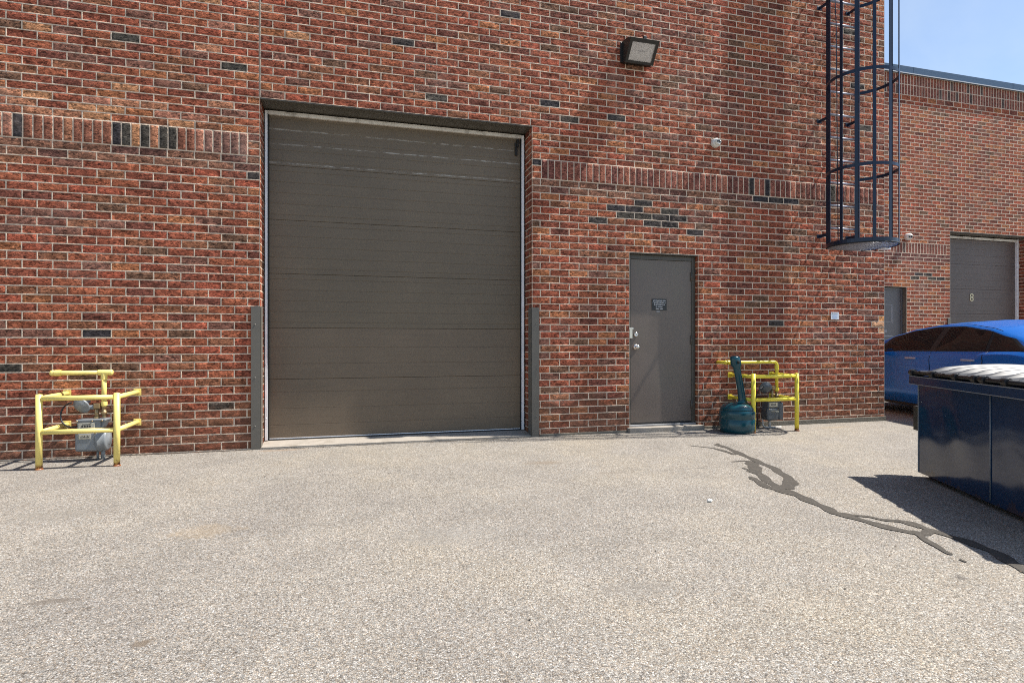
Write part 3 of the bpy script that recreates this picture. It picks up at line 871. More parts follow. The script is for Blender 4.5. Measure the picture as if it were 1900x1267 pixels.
# ------------------------------------------------------------------ gas meters and their guards
def meter_guard(x0, x1, y, zt, zr, r, mat, label):
    t = empty('meter_guard', ((x0+x1)/2, y, 0), 0, label, 'pipe guard', 'yellow pipe guards round the gas meters')
    cx = (x0+x1)/2
    A, B = x0 - cx, x1 - cx
    for a in (A, B):
        b = MB(); b.tube([(a, 0, -.02), (a, 0, zt)], r, 16); b.lathe([(r, 0), (r*.9, .006), (0, .010)], Matrix.Translation((a, 0, zt)), 16)
        b.lathe([(r*1.25, 0), (r*1.25, .006), (r, .014)], Matrix.Translation((a, 0, .0)), 16)
        b.build('post', mat, t)
    for z in (zt - .032, zr):
        b = MB(); b.tube([(A + r*.8, 0, z), (B - r*.8, 0, z)], r*.85, 14); b.build('front_rail', mat, t)
        for a in (A, B):
            b = MB(); b.tube([(a, r*.8, z), (a, -y - .004, z)], r*.85, 14)
            b.box((a - .034, -y - .012, z - .034), (a + .034, -y - .004, z + .034), .002)
            b.build('wall_rail', mat, t)
    return t
meter_guard(-2.712, -2.097, -.55, .675, .337, .0265, M['yellow'], 'pale yellow pipe guard of two posts left of the overhead door')
meter_guard(4.925, 5.585, -.48, .745, .417, .0265, M['yellow_bright'], 'bright yellow pipe guard of two posts right of the ash can')

def gas_meter(x, mx, p, zp, xl, xr, elbow_right, mat, mm, label, zb, flip, W=.25, hh=.32):
    """x: origin; pipe runs along the wall from xl to xr at height zp, drops at xr to the meter top"""
    t = empty('gas_meter', (x, 0, 0), 0, label, 'gas meter', 'gas meters on the brick wall')
    y = -p; r = .0215
    A, B = xl - x, xr - x
    # house pipe
    b = MB()
    end = zb + hh + .10
    if elbow_right:
        b.tube(bend([(A, -.002, zp), (A, y, zp), (B, y, zp), (B, y, end)], .05, 6), r, 16)
        b.lathe([(r*1.25, -.03), (r*1.3, -.02), (r*1.3, .02), (r*1.25, .03)], Matrix.Translation((B, y, zp - .075)), 16)
    else:
        b.tube(bend([(A, -.002, zp), (A, y, zp), (B + .05, y, zp)], .045, 6), r, 16)
        b.tube([(B, y, zp), (B, y, end)], r, 16)
        b.lathe([(r*1.3, -.06), (r*1.3, .055), (r*1.1, .062), (0, .066)], Matrix.Translation((B + .012, y, zp)) @ Matrix.Rotation(R(90), 4, 'Y'), 16)
        b.lathe([(r*1.3, -.07), (r*1.3, 0)], Matrix.Translation((B, y, zp)), 16)
    b.lathe([(r*1.35, -.028), (r*1.35, .028)], Matrix.Translation((A + .055, y, zp)) @ Matrix.Rotation(R(90), 4, 'Y'), 16)
    bmesh.ops.create_uvsphere(b.bm, u_segments=16, v_segments=10, radius=r*1.32, matrix=Matrix.Translation((A + .008, y + .006, zp)))
    b.lathe([(r*1.3, -.02), (r*1.35, -.012), (r*1.35, .012), (r*1.3, .02)], Matrix.Translation((B, y, end + .03)), 8)
    b.build('supply_pipe', mat, t)
    b = MB()
    b.lathe([(.017, -.002), (.017, .03), (.027, .031), (.027, .058), (.019, .06), (.019, .09), (.024, .092), (.024, .104)], Matrix.Translation((B, y, zb + hh - .004)), 6)
    b.build('union_fitting', M['brass'], t)
    # meter body: front half case, round rear diaphragm case, top casting
    cx = mx - x
    b = MB()
    b.box((cx - W/2, y - .085, zb + .01), (cx + W*.22, y + .055, zb + hh*.62), .026, 3)
    b.box((cx - W*.44, y - .075, zb + hh*.60), (cx + W*.30, y + .055, zb + hh*.93), .012, 2)
    b.box((cx - W*.46, y - .083, zb + hh*.90), (cx + W*.46, y + .06, zb + hh*.96), .006, 2)
    b.prism([(cx + W*.30, zb + hh*.66), (cx + W*.46, zb + hh*.92), (cx + W*.30, zb + hh*.92)], y - .05, y + .05, 'y')
    body = b.build('meter_case', mm, t)
    b = MB()
    Mx = Matrix.Translation((cx + W*.20, y - .01, zb + hh*.34)) @ Matrix.Rotation(R(90), 4, 'Y') @ Matrix.Diagonal((1, .85, 1, 1))
    b.lathe([(.112, -.01), (.118, 0), (.118, .012), (.108, .014), (.107, .060), (.102, .070), (.090, .077), (.05, .080), (.045, .086), (0, .087)], Mx, 32)
    if flip:
        b.bm.clear(); b.box((cx + W*.221, y - .080, zb + .012), (cx + W*.5, y + .055, zb + hh*.86), .02, 3)
    b.build('diaphragm_cover', M['meter'] if not flip else M['meter_dark'], body)
    b = MB(); b.box((cx - W*.38, y - .083, zb + hh*.66), (cx + W*.12, y - .0755, zb + hh*.86), .003); b.build('index_plate', M['label'], body)
    b = MB()
    for k in range(4): b.box((cx - W*.28 + k*W*.08, y - .0845, zb + hh*.74), (cx - W*.23 + k*W*.08, y - .0832, zb + hh*.79))
    b.box((cx - W*.25, y - .0845, zb + hh*.81), (cx, y - .0832, zb + hh*.83)); b.build('index_print', M['print'], body)
    b = MB()
    if flip:
        b.box((cx - W*.30, y - .089, zb + hh*.44), (cx - W*.02, y - .0855, zb + hh*.50)); b.box((cx + W*.0, y - .089, zb + hh*.42), (cx + W*.17, y - .0855, zb + hh*.50))
    else:
        b.box((cx - W*.36, y - .089, zb + hh*.40), (cx + W*.02, y - .0855, zb + hh*.54), .002)
    b.build('serial_plate', M['label'], body)
    b = MB()
    for k in range(7): b.box((cx - W*.30 + k*W*.04, y - .0902, zb + hh*.445), (cx - W*.28 + k*W*.04, y - .0892, zb + hh*.47 + .01*(k % 2)))
    b.build('serial_print', M['print'], body)
    for (dx, dz) in ((-.42, .93), (.05, .93), (.36, .93), (-.40, .58), (.14, .58)):
        b = MB(); b.lathe([(0, .008), (.006, .007), (.008, 0)], Matrix.Translation((cx + W*dx, y - .082, zb + hh*dz - .006)) @ Matrix.Rotation(R(90), 4, 'X'), 6); b.build('bolt', M['brass'], body)
    # regulator: two dished covers bolted together, spring bonnet, on a short inlet
    rx = cx - W*(.36 if not flip else .42); rz = zb + hh + (.115 if not flip else .155)
    b = MB()
    Mr = Matrix.Translation((rx, y - .02, rz)) @ Matrix.Rotation(R(-62 if not flip else -70), 4, 'X') @ Matrix.Rotation(R(20), 4, 'Y')
    b.lathe([(0, -.042), (.03, -.040), (.062, -.024), (.074, -.008), (.080, -.005), (.080, .005), (.074, .008), (.058, .026), (.030, .040), (.024, .044), (.024, .085), (.020, .092), (0, .094)], Mr, 28)
    b.tube(bend([(rx, y, rz - .01), (rx + .05, y, rz - .02), (rx + .14, y, rz - .015)], .02), .022, 12)
    for k in range(8):
        a = k*math.pi/4
        b.lathe([(0, .014), (.006, .013), (.006, -.013), (0, -.014)], Mr @ Matrix.Translation((.071*math.cos(a), .071*math.sin(a), 0)), 6)
    rg = b.build('regulator', M['meter'] if not flip else M['meter_dark'], t)
    b = MB(); b.tube([(rx + .12, y, rz - .015), (rx + .12, y, zb + hh*.92)], .019, 12); b.lathe([(.028, 0), (.028, .022)], Matrix.Translation((rx + .12, y, zb + hh*.96)), 6)
    b.box((rx + .10, y - .03, rz - .03), (rx + .155, y + .02, rz + .02), .006); b.build('inlet_fitting', M['brass'], t)
    # black vent hose
    pts = []
    if not flip:
        for k in range(15):
            a = R(100 + k*13.5); pts.append((rx - .052 + .115*math.cos(a), y - .055 + .02*math.sin(k*.4), rz - .08 + .118*math.sin(a)))
    else:
        pts = bend([(rx - .05, y - .04, rz + .01), (rx - .12, y - .05, rz - .01), (rx - .17, y - .04, rz - .12), (rx - .12, y, rz - .26), (rx - .1, y, .0)], .08, 6)
    b = MB(); b.tube(pts, .0075, 8); b.build('vent_hose', M['hose'], t)
    # riser out of the ground
    b = MB()
    ux = cx + W*.26 if not flip else cx - W*.05
    b.tube([(ux, y + .02, zb + .06), (ux, y + .02, -.03)], .019, 12)
    if flip:
        b.tube(bend([(cx - W*.45, y + .03, zb + .05), (cx - W*.45, y + .02, .02), (cx - W*.2, y, .012), (ux + .16, y - .01, .010)], .05, 5), .010, 10)
    else:
        b.tube([(ux - .05, y + .03, zb + .04), (ux - .05, y + .03, -.02)], .011, 10)
    b.build('riser_pipe', M['meter'] if not flip else M['galvpaint'], t)
    return t
gas_meter(-2.45, -2.42, .17, .855, -2.775, -2.335, False, M['yellow'], M['meter'], 'grey gas meter with pale yellow pipe left of the overhead door', .085, False, .27, .335)
gas_meter(5.35, 5.45, .17, .885, 4.735, 5.535, True, M['yellow_bright'], M['meter_dark'], 'grey gas meter with bright yellow pipe right of the ash can', .10, True, .26, .29)

# ------------------------------------------------------------------ ash receptacle
t = empty('ash_receptacle', (4.78, -.35, 0), 0, 'dark teal plastic ash can with a tall leaning neck', 'ash can')
b = MB(); b.lathe([(0, .004), (.195, .004), (.207, .012), (.215, .05), (.219, .17), (.214, .176), (.214, .184), (.219, .19), (.219, .262), (.215, .272), (.200, .292)], None, 48); b.build('bucket', M['ash'], t)
b = MB(); b.lathe([(.2005, .292), (.207, .296), (.206, .302), (.196, .322), (.176, .344), (.150, .362), (.115, .378), (.07, .388), (0, .392)], None, 48)
lid = b.build('dome', M['ash'], t)
def oval(c, rx, ry, n=24): return [(c[0] + rx*math.cos(2*math.pi*i/n), c[1] + ry*math.sin(2*math.pi*i/n), c[2]) for i in range(n)]
b = MB()
secs = [((.085, 0, .365), .085, .075), ((.082, 0, .385), .060, .052), ((.076, 0, .42), .050, .044), ((.055, 0, .55), .046, .040), ((.02, 0, .72), .046, .040), ((-.005, 0, .825), .050, .042), ((-.012, 0, .845), .066, .050), ((-.016, 0, .87), .071, .054), ((-.025, 0, .93), .071, .054), ((-.030, 0, .962), .064, .047), ((-.032, 0, .974), .045, .032), ((-.033, 0, .977), .01, .008)]
P = [oval(*s) + [oval(*s)[0]] for s in secs]
b.grid(P); b.build('neck', M['ash'], t)
b = MB(); b.lathe([(.021, 0), (.0205, .004), (0, .0042)], Matrix.Translation((-.020, -.0535, .895)) @ Matrix.Rotation(R(90), 4, 'X') @ Matrix.Rotation(R(0), 4, 'Z'), 20); b.build('ash_hole', M['hole'], t)
b = MB(); b.lathe([(.006, 0), (.005, .003), (0, .0035)], Matrix.Translation((.03, -.217, .235)) @ Matrix.Rotation(R(90), 4, 'X'), 12); b.build('lock_pin', M['hole'], t)
# ------------------------------------------------------------------ caged wall ladder
LX0, LX1, LY, LB, LT = 6.375, 6.875, -.18, 2.44, 8.35
t = empty('caged_ladder', (6.62, 0, 0), 0, 'dark blue caged steel ladder fixed high on the brick wall', 'ladder')
ox = 6.62
for x in (LX0, LX1):
    b = MB(); b.box((x - ox - .006, LY - .035, LB), (x - ox + .006, LY + .035, LT), .002); b.build('stringer', M['ladder'], t)
z = 2.73
while z < 8.2:
    b = MB(); b.tube([(LX0 - ox + .006, LY, z), (LX1 - ox - .006, LY, z)], .014, 10); b.build('rung', M['ladder_rung'], t)
    z += .3149
for z in (2.627, 4.25, 5.843, 7.0):
    for x in (LX0, LX1):
        b = MB(); b.box((x - ox + .0065, LY - .02, z - .005), (x - ox + .0165, -.004, z + .035), .001); b.box((x - ox - .03, -.012, z - .01), (x - ox + .05, -.004, z + .04), .001)
        b.build('wall_bracket', M['ladder'], t)
CC, CR = -.50, .42
def arc(a): return (CR*math.sin(R(a)), CC - CR*math.cos(R(a)))
A0 = 139.5
def hoop(z, h, th=.006):
    b = MB()
    angs = [-A0 + i*(2*A0)/44 for i in range(45)]
    inn, out = [], []
    P = []
    for a in angs:
        x, y = arc(a); dx, dy = math.sin(R(a)), -math.cos(R(a))
        P.append([(x, y, z), (x + dx*th, y + dy*th, z), (x + dx*th, y + dy*th, z + h), (x, y, z + h), (x, y, z)])
    b.grid(P, smooth=False)
    return b.build('cage_hoop', M['ladder'], t)
for z, h in ((LB + .0, .05), (3.41, .042), (4.625, .042), (5.85, .042), (7.07, .042), (8.25, .042)): hoop(z, h)
for a in (-80, -55, -28, 0, 28, 55, 80):
    x, y = arc(a)
    b = MB()
    ca, sa = math.sin(R(a)), -math.cos(R(a))
    Mz = Matrix.Translation((x + ca*.007, y + sa*.007, 0)) @ Matrix.Rotation(math.atan2(sa, ca) + math.pi/2, 4, 'Z')
    b.box((-.021, -.001, LB + .005), (.021, .005, 8.295), .001, 1, Mz)
    b.build('cage_bar', M['ladder'], t)
b = MB(); b.tube([(LX0 - ox + .02, LY + .02, LT - .3), (LX0 - ox + .035, LY - .10, 5.5), (LX0 - ox + .03, LY - .14, LB + .03)], .006, 8); b.build('cable', M['ladder'], t)
# expanded metal floor closing the bottom
b = MB()
st = .060
def inside(x, y): return ((x/CR)**2 + ((y - CC)/CR)**2) < .97 and y < LY + .03
for fam in (1, -1):
    k = -40
    while k < 40:
        seg = None
        for i in range(-60, 60):
            x = i*.012; y = CC + fam*x*.55 + k*st
            if inside(x, y):
                seg = (seg or []) + [(x, y)]
            elif seg:
                break
        if seg and len(seg) > 2:
            a, c = seg[0], seg[-1]
            b.tube([(a[0], a[1], LB - .004 + fam*.0015), (c[0], c[1], LB - .004 + fam*.002)], .0052, 4)
        k += 1
b.build('mesh_floor', M['mesh'], t)
b = MB(); b.tube([(CR*math.sin(R(a)), CC - CR*math.cos(R(a)), LB - .006) for a in range(-135, 136, 6)], .009, 8)
b.build('floor_rim', M['rubber'], t)
b = MB(); b.box((.36, -.52, LB - .03), (.47, -.42, LB + .05), .006); b.tube([(.42, -.5, LB + .05), (.46, -.5, LB + .11), (.49, -.47, LB + .05)], .008, 8); b.build('gate_latch', M['galv'], t)

# ------------------------------------------------------------------ wall lamp
t = empty('wall_lamp', (3.525, 0, 4.8), 0, 'bronze wall pack lamp with clear lens mounted high on the brick', 'lamp')
hw = .197
b = MB()
b.prism([(-.003, -.11), (-.003, .17), (-.17, .150), (-.235, .118), (-.075, -.105), (-.05, -.112)], -hw, hw, 'x', bev=.008)
b.box((-hw - .025, -.03, -.10), (hw - .02, -.003, .15), .004)
ho = b.build('housing', M['lamp'], t)
# frame on the sloping front
v0, v1 = Vector((0, -.245, .112)), Vector((0, -.084, -.108))
dv = (v1 - v0); nn = Vector((0, -dv.z, dv.y)).normalized()
if nn.y > 0: nn = -nn
def fp(s, q, off): 
    p_ = v0 + dv*q + nn*off
    return (s, p_.y, p_.z)
b = MB()
def slab(s0, s1, q0, q1, o0, o1):
    pts = [fp(s0, q0, o0), fp(s1, q0, o0), fp(s1, q1, o0), fp(s0, q1, o0), fp(s0, q0, o1), fp(s1, q0, o1), fp(s1, q1, o1), fp(s0, q1, o1)]
    vs = [b.bm.verts.new(p_) for p_ in pts]
    fs = [b.bm.faces.new([vs[i] for i in q_]) for q_ in [(0,3,2,1),(4,5,6,7),(0,1,5,4),(1,2,6,5),(2,3,7,6),(3,0,4,7)]]
    bmesh.ops.recalc_face_normals(b.bm, faces=fs)
slab(-hw, hw, -.02, .15, -.004, .022); slab(-hw, hw, .93, 1.04, -.004, .022); slab(-hw, -hw + .038, .15, .93, -.004, .022); slab(hw - .038, hw, .15, .93, -.004, .022)
b.box((-.02, -.262, .10), (.02, -.225, .145), .005)
b.build('lens_frame', M['lamp'], t)
b = MB(); slab(-hw + .038, hw - .038, .15, .93, .0, .004); b.build('reflector', M['lampin'], t)
b = MB(); slab(-hw + .0385, hw - .0385, .151, .929, .012, .018); b.build('lens', M['clear'], t)
b = MB(); b.tube([fp(-.06, .5, .008), fp(.06, .5, .008)], .006, 10); b.build('bulb', M['galv'], t)

# ------------------------------------------------------------------ security cameras
def turret(x, y, z, label, s=1.0, aim=(.42, -.80, -.25)):
    t = empty('security_camera', (x, y, z), 0, label, 'camera', 'white security cameras')
    b = MB(); b.lathe([(.060*s, 0), (.062*s, .012*s), (.060*s, .045*s), (.052*s, .060*s), (.046*s, .062*s)], Matrix.Translation((0, -.004, 0)) @ Matrix.Rotation(R(90), 4, 'X'), 32); b.build('base', M['white'], t)
    d = Vector(aim).normalized()
    q = d.to_track_quat('Z', 'X').to_matrix().to_4x4()
    Mb = Matrix.Translation((0, -.065*s, 0)) @ q
    b = MB()
    b.lathe([(0, -.047*s)] + [(.047*s*math.cos(R(a)), .047*s*math.sin(R(a))) for a in range(-80, 41, 10)] + [(.0355*s, .034*s), (.033*s, .034*s), (.033*s, .028*s), (0, .028*s)], Mb, 32)
    ey = b.build('eyeball', M['white'], t)
    for dx in (-.0155, .0155):
        b = MB(); b.lathe([(.0125*s, 0), (.0125*s, .008*s), (.010*s, .009*s), (0, .011*s)], Mb @ Matrix.Translation((0, dx*s, .0275*s)), 20); b.build('lens', M['lens'], ey)
    return t
turret(4.69, 0, 3.80, 'white turret security camera on the brick below the wall lamp', 1.0, (.05, -.95, .06))
turret(12.08, Y2, 3.51, 'small white camera on the set back brick wall by the ladder', 1.25, (-.5, -.8, -.3))

# ------------------------------------------------------------------ notices
t = empty('notice_sign', (3.905, fy + .010, 1.642), 0, 'small black notice with white print on the grey steel door', 'sign')
b = MB(); b.box((-.108, -.004, -.074), (.108, .001, .074), .001); b.build('sign_panel', M['sign'], t)
b = MB()
for (z, x0, x1, h) in ((.052, -.092, .092, .013), (.026, -.094, .090, .014), (.000, -.082, .080, .013), (-.028, -.052, .050, .012), (-.055, -.052, .050, .011)):
    x = x0
    while x < x1 - .004:
        w = rnd.uniform(.005, .010)
        if rnd.random() > .14:
            k = rnd.random()
            if k < .5: b.box((x, -.0056, z - h/2), (x + .0028, -.0044, z + h/2)); b.box((x + .003, -.0056, z + h*.2), (x + w*.8, -.0044, z + h/2))
            else: b.box((x, -.0056, z - h/2), (x + w*.8, -.0044, z - h*.2)); b.box((x + .001, -.0056, z - h*.19), (x + .004, -.0044, z + h/2))
        x += w
b.build('sign_print', M['signtxt'], t)
b = MB(); b.box((-.04, -.002, -.096), (.012, .001, -.082)); b.build('torn_tape', M['tape'], t)
t = empty('wall_notice', (6.66, -.004, 1.525), 0, 'small white notice with blue lines on the brick near the corner', 'sign')
b = MB(); b.box((-.070, -.003, -.052), (.070, .001, .052), .001); b.build('notice_panel', M['sticker'], t)
b = MB()
for z, x0, x1 in ((.010, -.045, .04), (.0, -.045, .045), (-.010, -.045, .04), (-.024, -.045, .04), (-.034, -.03, .02)): b.box((x0, -.0045, z - .0026), (x1, -.0032, z + .0026))
b.build('notice_print', M['stickblue'], t)
b = MB(); b.box((-.056, -.0045, .026), (-.042, -.0032, .042)); 
for k in range(5): b.box((-.030 + k*.016, -.0045, .028), (-.022 + k*.016, -.0032, .038))
b.build('notice_heading', M['print'], t)

# ------------------------------------------------------------------ litter
b = MB()
bmesh.ops.create_icosphere(b.bm, subdivisions=3, radius=.015)
for v in b.bm.verts:
    v.co *= 1 + rnd.uniform(-.22, .22); v.co.z = v.co.z*.75 + .009; v.co.x *= 1.25
o = b.build('paper_scrap', M['litter'], None); o.location = (2.507, -3.095, .003); tag(o, 'crumpled white paper scrap lying alone on the asphalt', 'litter')

# grit and dry leaf bits gathered at the foot of the wall and loose in the yard
b = MB()
for k in range(420):
    if k < 300:
        x = rnd.choice([rnd.uniform(-3.6, -1.0), rnd.uniform(2.2, 3.4), rnd.uniform(4.4, 7.5), rnd.uniform(-.9, 2.1)]); y = -.02 - abs(rnd.gauss(0, .07))
    else: x = rnd.uniform(-3, 7); y = rnd.uniform(-5.2, -.3)
    sz = rnd.uniform(.003, .010) if k < 300 else rnd.uniform(.004, .009)
    a = rnd.uniform(0, 6.28); z = gz(x, y) + .003; e = rnd.uniform(.4, .9)
    ca, sa = math.cos(a), math.sin(a)
    pts = [(x + sz*(ca*u - sa*v*e), y + sz*(sa*u + ca*v*e), z + rnd.uniform(0, sz*.6)) for u, v in ((1, 0), (0, 1), (-1, 0), (0, -1))]
    b.mi = k % 2
    b.face(pts)
o = b.build('leaf_debris', [M['leaf'], M['gap']], None); tag(o, 'scattered dry leaf bits and grit along the wall foot', None, None, 'stuff')

# ------------------------------------------------------------------ dumpster
t = empty('dumpster', (4.700, -2.890, 0), math.atan2(-.901, -.434), 'dark navy steel dumpster with ribbed plastic lids', 'dumpster')
DL, DW, DH = 1.86, 1.15, .795
b = MB()
# welded tub: long sides with shallow buckling
def panel(x0, x1, z0, z1, y, sg, nx=26, nz=14):
    P = []
    for j in range(nz + 1):
        row = []
        for i in range(nx + 1):
            u, w_ = i/nx, j/nz
            x = x0 + (x1-x0)*u; z = z0 + (z1-z0)*w_
            e = math.sin(math.pi*u)*math.sin(math.pi*w_)
            d = e*(.005*math.sin(x*5.2 + 1)*math.sin(z*4.1 + .4) + .004*math.sin(x*11 + z*7))
            row.append((x, y + sg*d, z))
        P.append(row)
    b.grid(P)
panel(0, .98, .04, DH, 0, 1); panel(.982, DL, .04, DH, 0, 1)
b.box((0, .004, .04), (DL, DW, DH - .002), .004)
b.box((.04, .06, .0), (.12, DW - .06, .039)); b.box((DL - .12, .06, 0), (DL - .04, DW - .06, .039))
tub = b.build('tub', M['navy'], t)
b = MB(); b.tube([(.981, -.004, .06), (.981, -.004, DH)], .004, 8); b.build('weld_seam', M['scuff'], tub)
b = MB(); b.box((-.004, -.005, .04), (.006, .004, DH), .001); b.build('corner_edge', M['scuff'], tub)
b = MB(); b.box((-.058, -.050, DH), (DL + .058, .012, DH + .068), .004); b.box((-.058, DW - .012, DH), (DL + .058, DW + .05, DH + .068), .004); b.box((-.058, .0125, DH), (.01, DW - .0125, DH + .068), .004); b.box((DL - .01, .0125, DH), (DL + .058, DW - .0125, DH + .068), .004)
b.build('top_rail', M['navy'], t)
b = MB(); b.box((-.059, -.052, DH - .002), (DL + .058, -.0505, DH + .004)); b.box((-.04, -.052, DH + .064), (DL + .05, -.046, DH + .0705)); b.build('rail_edge', M['scuff'], t)
b = MB()
for xx in (-.105, DL + .004):
    for ya, yb in ((.006, .20), (DW - .20, DW - .006)):
        b = MB(); b.box((xx, ya, .39), (xx + .10, yb, .60), .004); b.build('fork_pocket', M['lidedge'], t)
# hinge rod with knuckles
b = MB(); b.tube([(-.045, -.030, DH + .098), (DL + .045, -.030, DH + .098)], .015, 12); b.build('hinge_rod', M['lidedge'], t)
for xx in (-.03, .30, .62, .86, .96, 1.2, 1.55, 1.84):
    b = MB(); b.tube([(xx - .028, -.030, DH + .098), (xx + .028, -.030, DH + .098)], .026, 12); b.box((xx - .02, -.050, DH + .070), (xx + .02, -.012, DH + .092), .003); b.build('hinge_knuckle', M['lidedge'], t)
for k in range(2):
    x0 = .005 + k*.935; x1 = x0 + .915
    b = MB()
    nx, ny = 110, 40
    def lz(u, w_):
        rib = max(0, math.cos(u*5*2*math.pi + math.pi))**2.5 if .04 < u < .96 else 0
        return DH + .088 + .062*math.sin(math.pi*min(1, w_*1.02))**.8 + .030*rib*min(1, w_*7, (1-w_)*9)
    P = [[(x0 + (x1-x0)*i/nx, -.035 + (DW + .08)*j/ny, lz(i/nx, j/ny)) for i in range(nx + 1)] for j in range(ny + 1)]
    b.grid(P)
    # turned down skirt
    P2 = [[(p[0], p[1], p[2]) for p in P[-1]], [(p[0], p[1] + .01, p[2] - .06) for p in P[-1]]]
    b.grid(P2)
    for side in (0, nx):
        col_ = [r_[side] for r_ in P]; sg = -1 if side == 0 else 1
        b.grid([col_, [(p[0] + sg*.003, p[1], p[2] - .035) for p in col_]])
    ld = b.build('lid', M['lid'], t)
    for i in range(5):
        xx = x0 + (i + .5)/5*(x1-x0)
        b = MB(); b.box((xx - .018, -.040, DH + .094), (xx + .018, .03, DH + .116), .006); b.build('lid_lug', M['lidedge'], ld)

# ------------------------------------------------------------------ car
CARX, CARY, CARA = 9.145, -.228, math.atan2(.9635, .2677)
t = empty('parked_car', (CARX, CARY, 0), CARA, 'glossy blue sedan parked nose in behind the dumpster', 'car')
CL = 4.9
def interp(tab, u):
    for (a, va), (c, vc) in zip(tab, tab[1:]):
        if u <= c:
            k = (u - a)/(c - a) if c > a else 0
            k = k*k*(3 - 2*k)*.5 + k*.5
            return va + (vc - va)*k
    return tab[-1][1]
T_half = [(0, .55), (.15, .74), (.5, .87), (1.0, .92), (2.0, .945), (3.3, .95), (4.2, .945), (4.6, .88), (4.82, .76), (4.9, .68)]
T_belt = [(0, .58), (.15, .68), (.5, .82), (.9, .92), (1.3, .985), (2.0, 1.01), (3.0, 1.02), (4.0, 1.035), (4.4, 1.02), (4.7, .98), (4.9, .90)]
T_roof = [(0, .60), (.15, .70), (.5, .87), (.85, .985), (1.1, 1.07), (1.37, 1.21), (1.75, 1.33), (2.1, 1.405), (2.6, 1.455), (3.1, 1.465), (3.6, 1.415), (4.0, 1.31), (4.35, 1.16), (4.6, 1.07), (4.8, 1.02), (4.9, .92)]
T_edge = [(0, .59), (.15, .69), (.5, .85), (.85, .96), (1.1, 1.04), (1.37, 1.17), (1.75, 1.275), (2.1, 1.345), (2.55, 1.395), (3.0, 1.39), (3.4, 1.33), (3.8, 1.22), (4.3, 1.06), (4.6, 1.02), (4.8, .98), (4.9, .90)]
T_edgew = [(0, .50), (.5, .80), (.9, .84), (1.3, .80), (1.8, .74), (2.6, .68), (3.2, .67), (3.8, .70), (4.3, .76), (4.6, .80), (4.9, .64)]
WH = (.95, 3.88); WRAD = .36
def sill(u):
    z = .20 if .4 < u < 4.5 else (.22 + (.4-u)*.25 if u <= .4 else .22 + (u-4.5)*.5)
    for w_ in WH:
        d = abs(u - w_)
        if d < WRAD: z = max(z, .34 + math.sqrt(WRAD**2 - d*d) - .0)
    return z
def wb(u):
    k = min(1, max(0, (u - 2.7)/1.3)); k = k*k*(3 - 2*k)
    return .945 - .085*k
def ring(u):
    hw_, zb, zr, ze, we = interp(T_half, u), interp(T_belt, u), interp(T_roof, u), interp(T_edge, u), interp(T_edgew, u)
    zs_ = min(sill(u), zb - .06)
    pts = [(0, zs_), (hw_*.9, zs_), (hw_*.985, zs_ + .02)]
    for f, kx_ in ((.25, 1.0), (.5, 1.0), (.70, .985), (.84, .995), (.94 - .03*(.945 - wb(u))/.085, .982), (1.0, wb(u))):
        pts.append((hw_*kx_, zs_ + .02 + (zb - zs_ - .02)*f))
    for f in (.33, .66, .9): pts.append((hw_*wb(u) + (we - hw_*wb(u))*(f**1.15), zb + (ze - zb)*f))
    for f in (1.0, .92, .78, .5, .25, 0): pts.append((we*f, ze + (zr - ze)*(1 - f**2.4)))
    return pts
def cpt(u, y, z): return (CL/2 - u, y, z)
us = sorted(set([round(i*.049, 3) for i in range(101)] + [round(w_ + s_*WRAD*k/8, 3) for w_ in WH for s_ in (-1, 1) for k in range(9)]))
b = MB()
P = []
for u in us:
    r_ = ring(u)
    full = [(y, z) for y, z in r_] + [(-y, z) for y, z in r_[::-1][1:]]
    P.append([cpt(u, y, z) for y, z in full])
b.grid(P)
for e_ in (P[0], P[-1]): 
    b.face(e_ if e_ is P[0] else e_[::-1])
body = b.build('body', M['car'], t)
# black lower sills and arches
b = MB()
for sg in (1, -1):
    b.box((CL/2 - 3.45, sg*.84 - .05, .17), (CL/2 - 1.4, sg*.84 + .05, .24), .01)
    for w_ in WH: b.lathe([(.02, -.12), (.36, -.12), (.36, .09), (.35, .09), (.34, -.1), (.02, -.1)], Matrix.Translation((CL/2 - w_, sg*.80, .34)) @ Matrix.Rotation(R(90), 4, 'X'), 32)
b.build('underbody', M['rubber'], t)
